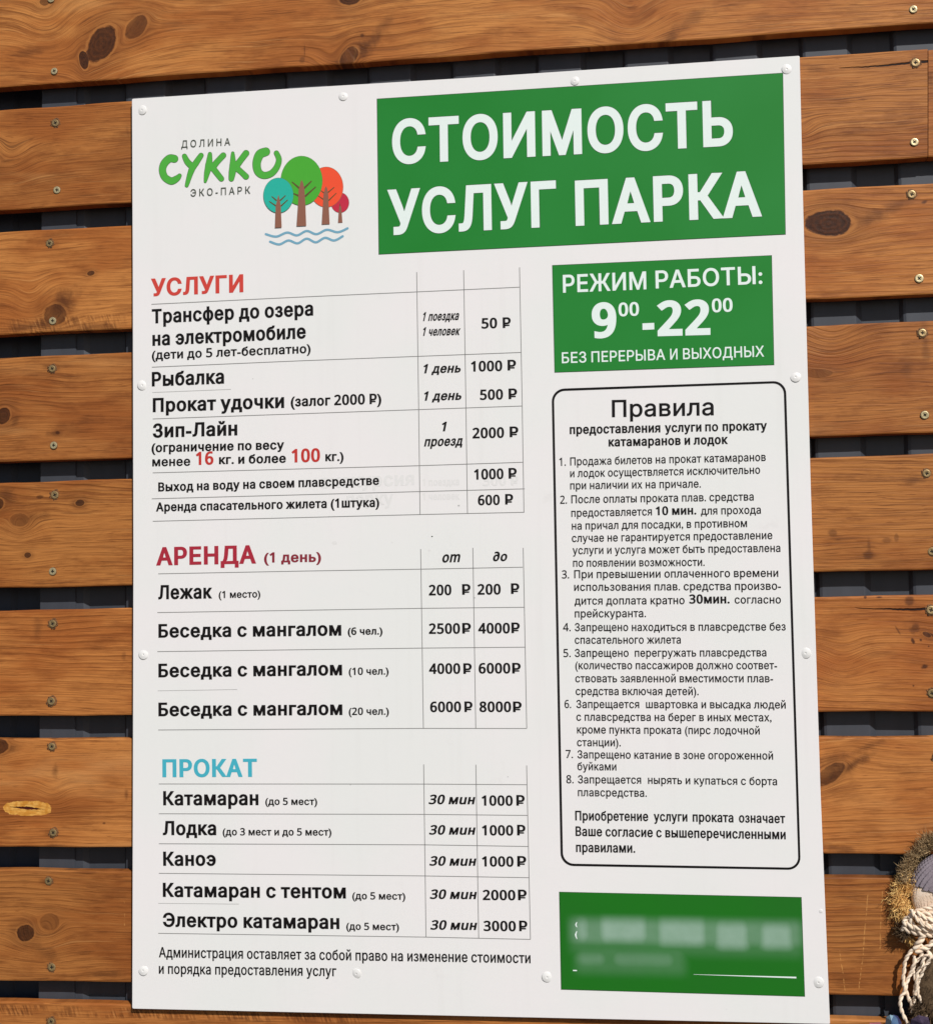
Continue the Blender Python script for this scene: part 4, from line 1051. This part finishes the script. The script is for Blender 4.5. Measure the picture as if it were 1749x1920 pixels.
# dark padded body behind the cords
c = at(1800, 1850, -0.010); vs, fs = [], []
for i in range(13):
    th = math.pi * i / 12
    for k in range(24):
        a = 2 * math.pi * k / 24
        vs.append(c + Vector((0.052 * math.sin(th) * math.cos(a), 0.012 * math.sin(th) * math.sin(a) - 0.002, 0.062 * math.cos(th))))
for i in range(12):
    for k in range(24): fs.append((i * 24 + k, i * 24 + (k + 1) % 24, (i + 1) * 24 + (k + 1) % 24, (i + 1) * 24 + k))
mesh('body', vs, fs, [M_FURD], orn, origin=c, smooth=True)

def catmull(P, n):
    out = []
    for i in range(len(P) - 1):
        p0 = P[max(i - 1, 0)]; p1 = P[i]; p2 = P[i + 1]; p3 = P[min(i + 2, len(P) - 1)]
        for j in range(n):
            t = j / n
            out.append(0.5 * ((2 * p1) + (p2 - p0) * t + (2 * p0 - 5 * p1 + 4 * p2 - p3) * t * t + (3 * p1 - p0 - 3 * p2 + p3) * t ** 3))
    out.append(P[-1]); return out
def tube(vs, fs, path, rad, seg=7):
    b = len(vs); n = len(path)
    for i, p in enumerate(path):
        d = (path[min(i + 1, n - 1)] - path[max(i - 1, 0)]).normalized()
        u = d.cross(Vector((0, 1, 0)));  u = u.normalized() if u.length > 1e-4 else Vector((1, 0, 0)); w = d.cross(u)
        for k in range(seg):
            a = 2 * math.pi * k / seg
            vs.append(p + (u * math.cos(a) + w * math.sin(a)) * (rad[i] if isinstance(rad, list) else rad))
    for i in range(n - 1):
        for k in range(seg): fs.append((b + i * seg + k, b + i * seg + (k + 1) % seg, b + (i + 1) * seg + (k + 1) % seg, b + (i + 1) * seg + k))
    fs.append(tuple(b + k for k in range(seg))[::-1]); fs.append(tuple(b + (n - 1) * seg + k for k in range(seg)))
def cord(pts, y0, y1, rpx=2.7, twist=0.6, oy=1740):
    P = []
    for i, (a, b_) in enumerate(pts):
        t = i / (len(pts) - 1)
        P.append(at(1640 + a / 10.667, oy + b_ / 10.667, (y0 + (y1 - y0) * t) * 0.32 - 0.003 + random.uniform(-.0008, .0008)))
    P = catmull(P, 10)
    vs, fs = [], []
    s = 0.0; strands = ([], [])
    for i, p in enumerate(P):
        if i: s += (P[i] - P[i - 1]).length
        d = (P[min(i + 1, len(P) - 1)] - P[max(i - 1, 0)]).normalized()
        u = d.cross(Vector((0, 1, 0))).normalized(); w = d.cross(u)
        a = s * 2 * math.pi / 0.017 + pts[0][0]
        for q, st in enumerate(strands):
            an = a + math.pi * q
            st.append(p + (u * math.cos(an) + w * math.sin(an)) * rpx * PM * twist)
    for st in strands: tube(vs, fs, st, rpx * PM * 0.86)
    return mesh('cord', vs, fs, [M_CORD], orn, origin=P[0], smooth=True)
cord([(900, 380), (760, 440), (660, 560), (600, 690), (585, 850), (565, 1000), (580, 1150), (600, 1270), (540, 1360), (505, 1480), (520, 1620), (575, 1770), (650, 1900), (720, 2000)], -0.045, -0.030)
cord([(780, 560), (790, 680), (730, 880), (660, 1030), (615, 1200), (640, 1330), (690, 1450), (740, 1560), (748, 1700)], -0.040, -0.026)
cord([(960, 480), (900, 600), (800, 720), (770, 880), (800, 1020), (835, 1100), (800, 1200), (790, 1380), (775, 1560), (752, 1690)], -0.038, -0.024, 2.3)
cord([(1060, 540), (980, 600), (940, 760), (860, 880), (840, 1060), (850, 1250), (890, 1400), (940, 1520), (965, 1660)], -0.046, -0.030)
cord([(1080, 520), (1100, 640), (990, 790), (935, 940), (880, 1050), (860, 1210), (800, 1350)], -0.050, -0.034, 2.5)
cord([(1250, 1500), (1163, 1590), (1080, 1680), (980, 1790), (900, 1900), (850, 1990)], -0.030, -0.034, 3.3)
cord([(860, 300), (930, 360), (1030, 450), (1163, 600), (1300, 700)], -0.050, -0.040)
cord([(540, 0), (700, 60), (850, 95), (1000, 120), (1163, 130), (1300, 100)], -0.052, -0.060, 4.6)
cord([(1300, 220), (1163, 290), (1080, 380), (960, 420), (820, 500)], -0.055, -0.045, 3.6)
cord([(1300, 50), (1163, 60), (1050, 60), (960, 180), (880, 300), (800, 420)], -0.060, -0.048, 4.2)
cord([(1300, 1640), (1163, 1650), (1000, 1640), (880, 1710), (960, 1810), (1060, 1860), (1200, 1890)], -0.088, -0.080, 3.6, oy=1560)
cord([(720, 1560), (790, 1680), (870, 1780), (1000, 1880), (1180, 1930)], -0.086, -0.080, 3.0, oy=1560)
cord([(570, 1790), (690, 1690), (840, 1590), (1000, 1540), (1200, 1500)], -0.062, -0.090, 3.0, oy=1560)
cord([(570, 1780), (640, 1850), (760, 1900), (900, 1930), (1050, 1960)], -0.060, -0.070, 4.2, oy=1560)
cord([(840, 1600), (960, 1700), (1100, 1760), (1250, 1800)], -0.088, -0.088, 3.0, oy=1560)
cord([(1250, 1540), (1100, 1700), (1020, 1800), (1090, 1900), (1250, 1960)], -0.085, -0.080, 3.2, oy=1560)
cord([(700, 1680), (720, 1800), (820, 1950), (900, 2010)], -0.072, -0.06, 3.6, oy=1560)
# small tassel of violet cloth below
vs, fs = [], []
q = [(1708, 1912), (1722, 1904), (1740, 1908), (1748, 1935), (1728, 1950), (1704, 1938)]
cc_ = at(1728, 1920, -0.034)
vs = [at(x, y, -0.022) for x, y in q] + [cc_]
fs = [(k, (k + 1) % 6, 6) for k in range(6)]
mesh('cloth_scrap', vs, fs, [M_VIOL], orn, origin=cc_)

# blue folded ribbon poking up at the lower edge
rb = thing('ribbon_bow', 'small glossy blue folded ribbon rising from the bottom edge, left of the hanging ornament cords', 'ribbon', at(1672, 1935, -0.02))
def facets(name, pts, fc, mat):
    v = [at(x, y, d) for x, y, d in pts]
    return mesh(name, v, fc, [mat], rb, origin=v[0])
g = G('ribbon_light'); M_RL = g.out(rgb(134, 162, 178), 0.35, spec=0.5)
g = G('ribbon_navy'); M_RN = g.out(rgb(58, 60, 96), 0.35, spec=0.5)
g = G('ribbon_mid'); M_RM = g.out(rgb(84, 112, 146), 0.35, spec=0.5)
facets('front_fold', [(1659, 1925, -.018), (1661, 1908, -.022), (1668, 1903.5, -.026), (1675, 1905, -.022), (1671, 1915, -.028), (1662, 1935, -.018), (1675, 1940, -.02)], [(0, 1, 4), (1, 2, 4), (2, 3, 4), (0, 4, 5), (4, 6, 5)], M_RL)
facets('middle_fold', [(1671, 1915, -.028), (1675.5, 1904, -.022), (1682, 1910, -.016), (1686, 1925, -.018), (1684, 1945, -.018), (1668, 1945, -.02)], [(0, 1, 2), (0, 2, 3), (0, 3, 4), (0, 4, 5)], M_RM)
facets('back_fold', [(1674, 1903, -.016), (1683, 1906, -.010), (1690, 1918, -.012), (1691, 1945, -.014), (1676, 1945, -.016)], [(0, 1, 2), (0, 2, 3), (0, 3, 4)], M_RN)
facets('back_fold', [(1630, 1918.5, -.010), (1650, 1917.5, -.014), (1656, 1926, -.014), (1632, 1930, -.010)], [(0, 1, 2), (0, 2, 3)], print_mat('ribbon_pink', rgb(196, 120, 130)))
bpy.context.view_layer.update()
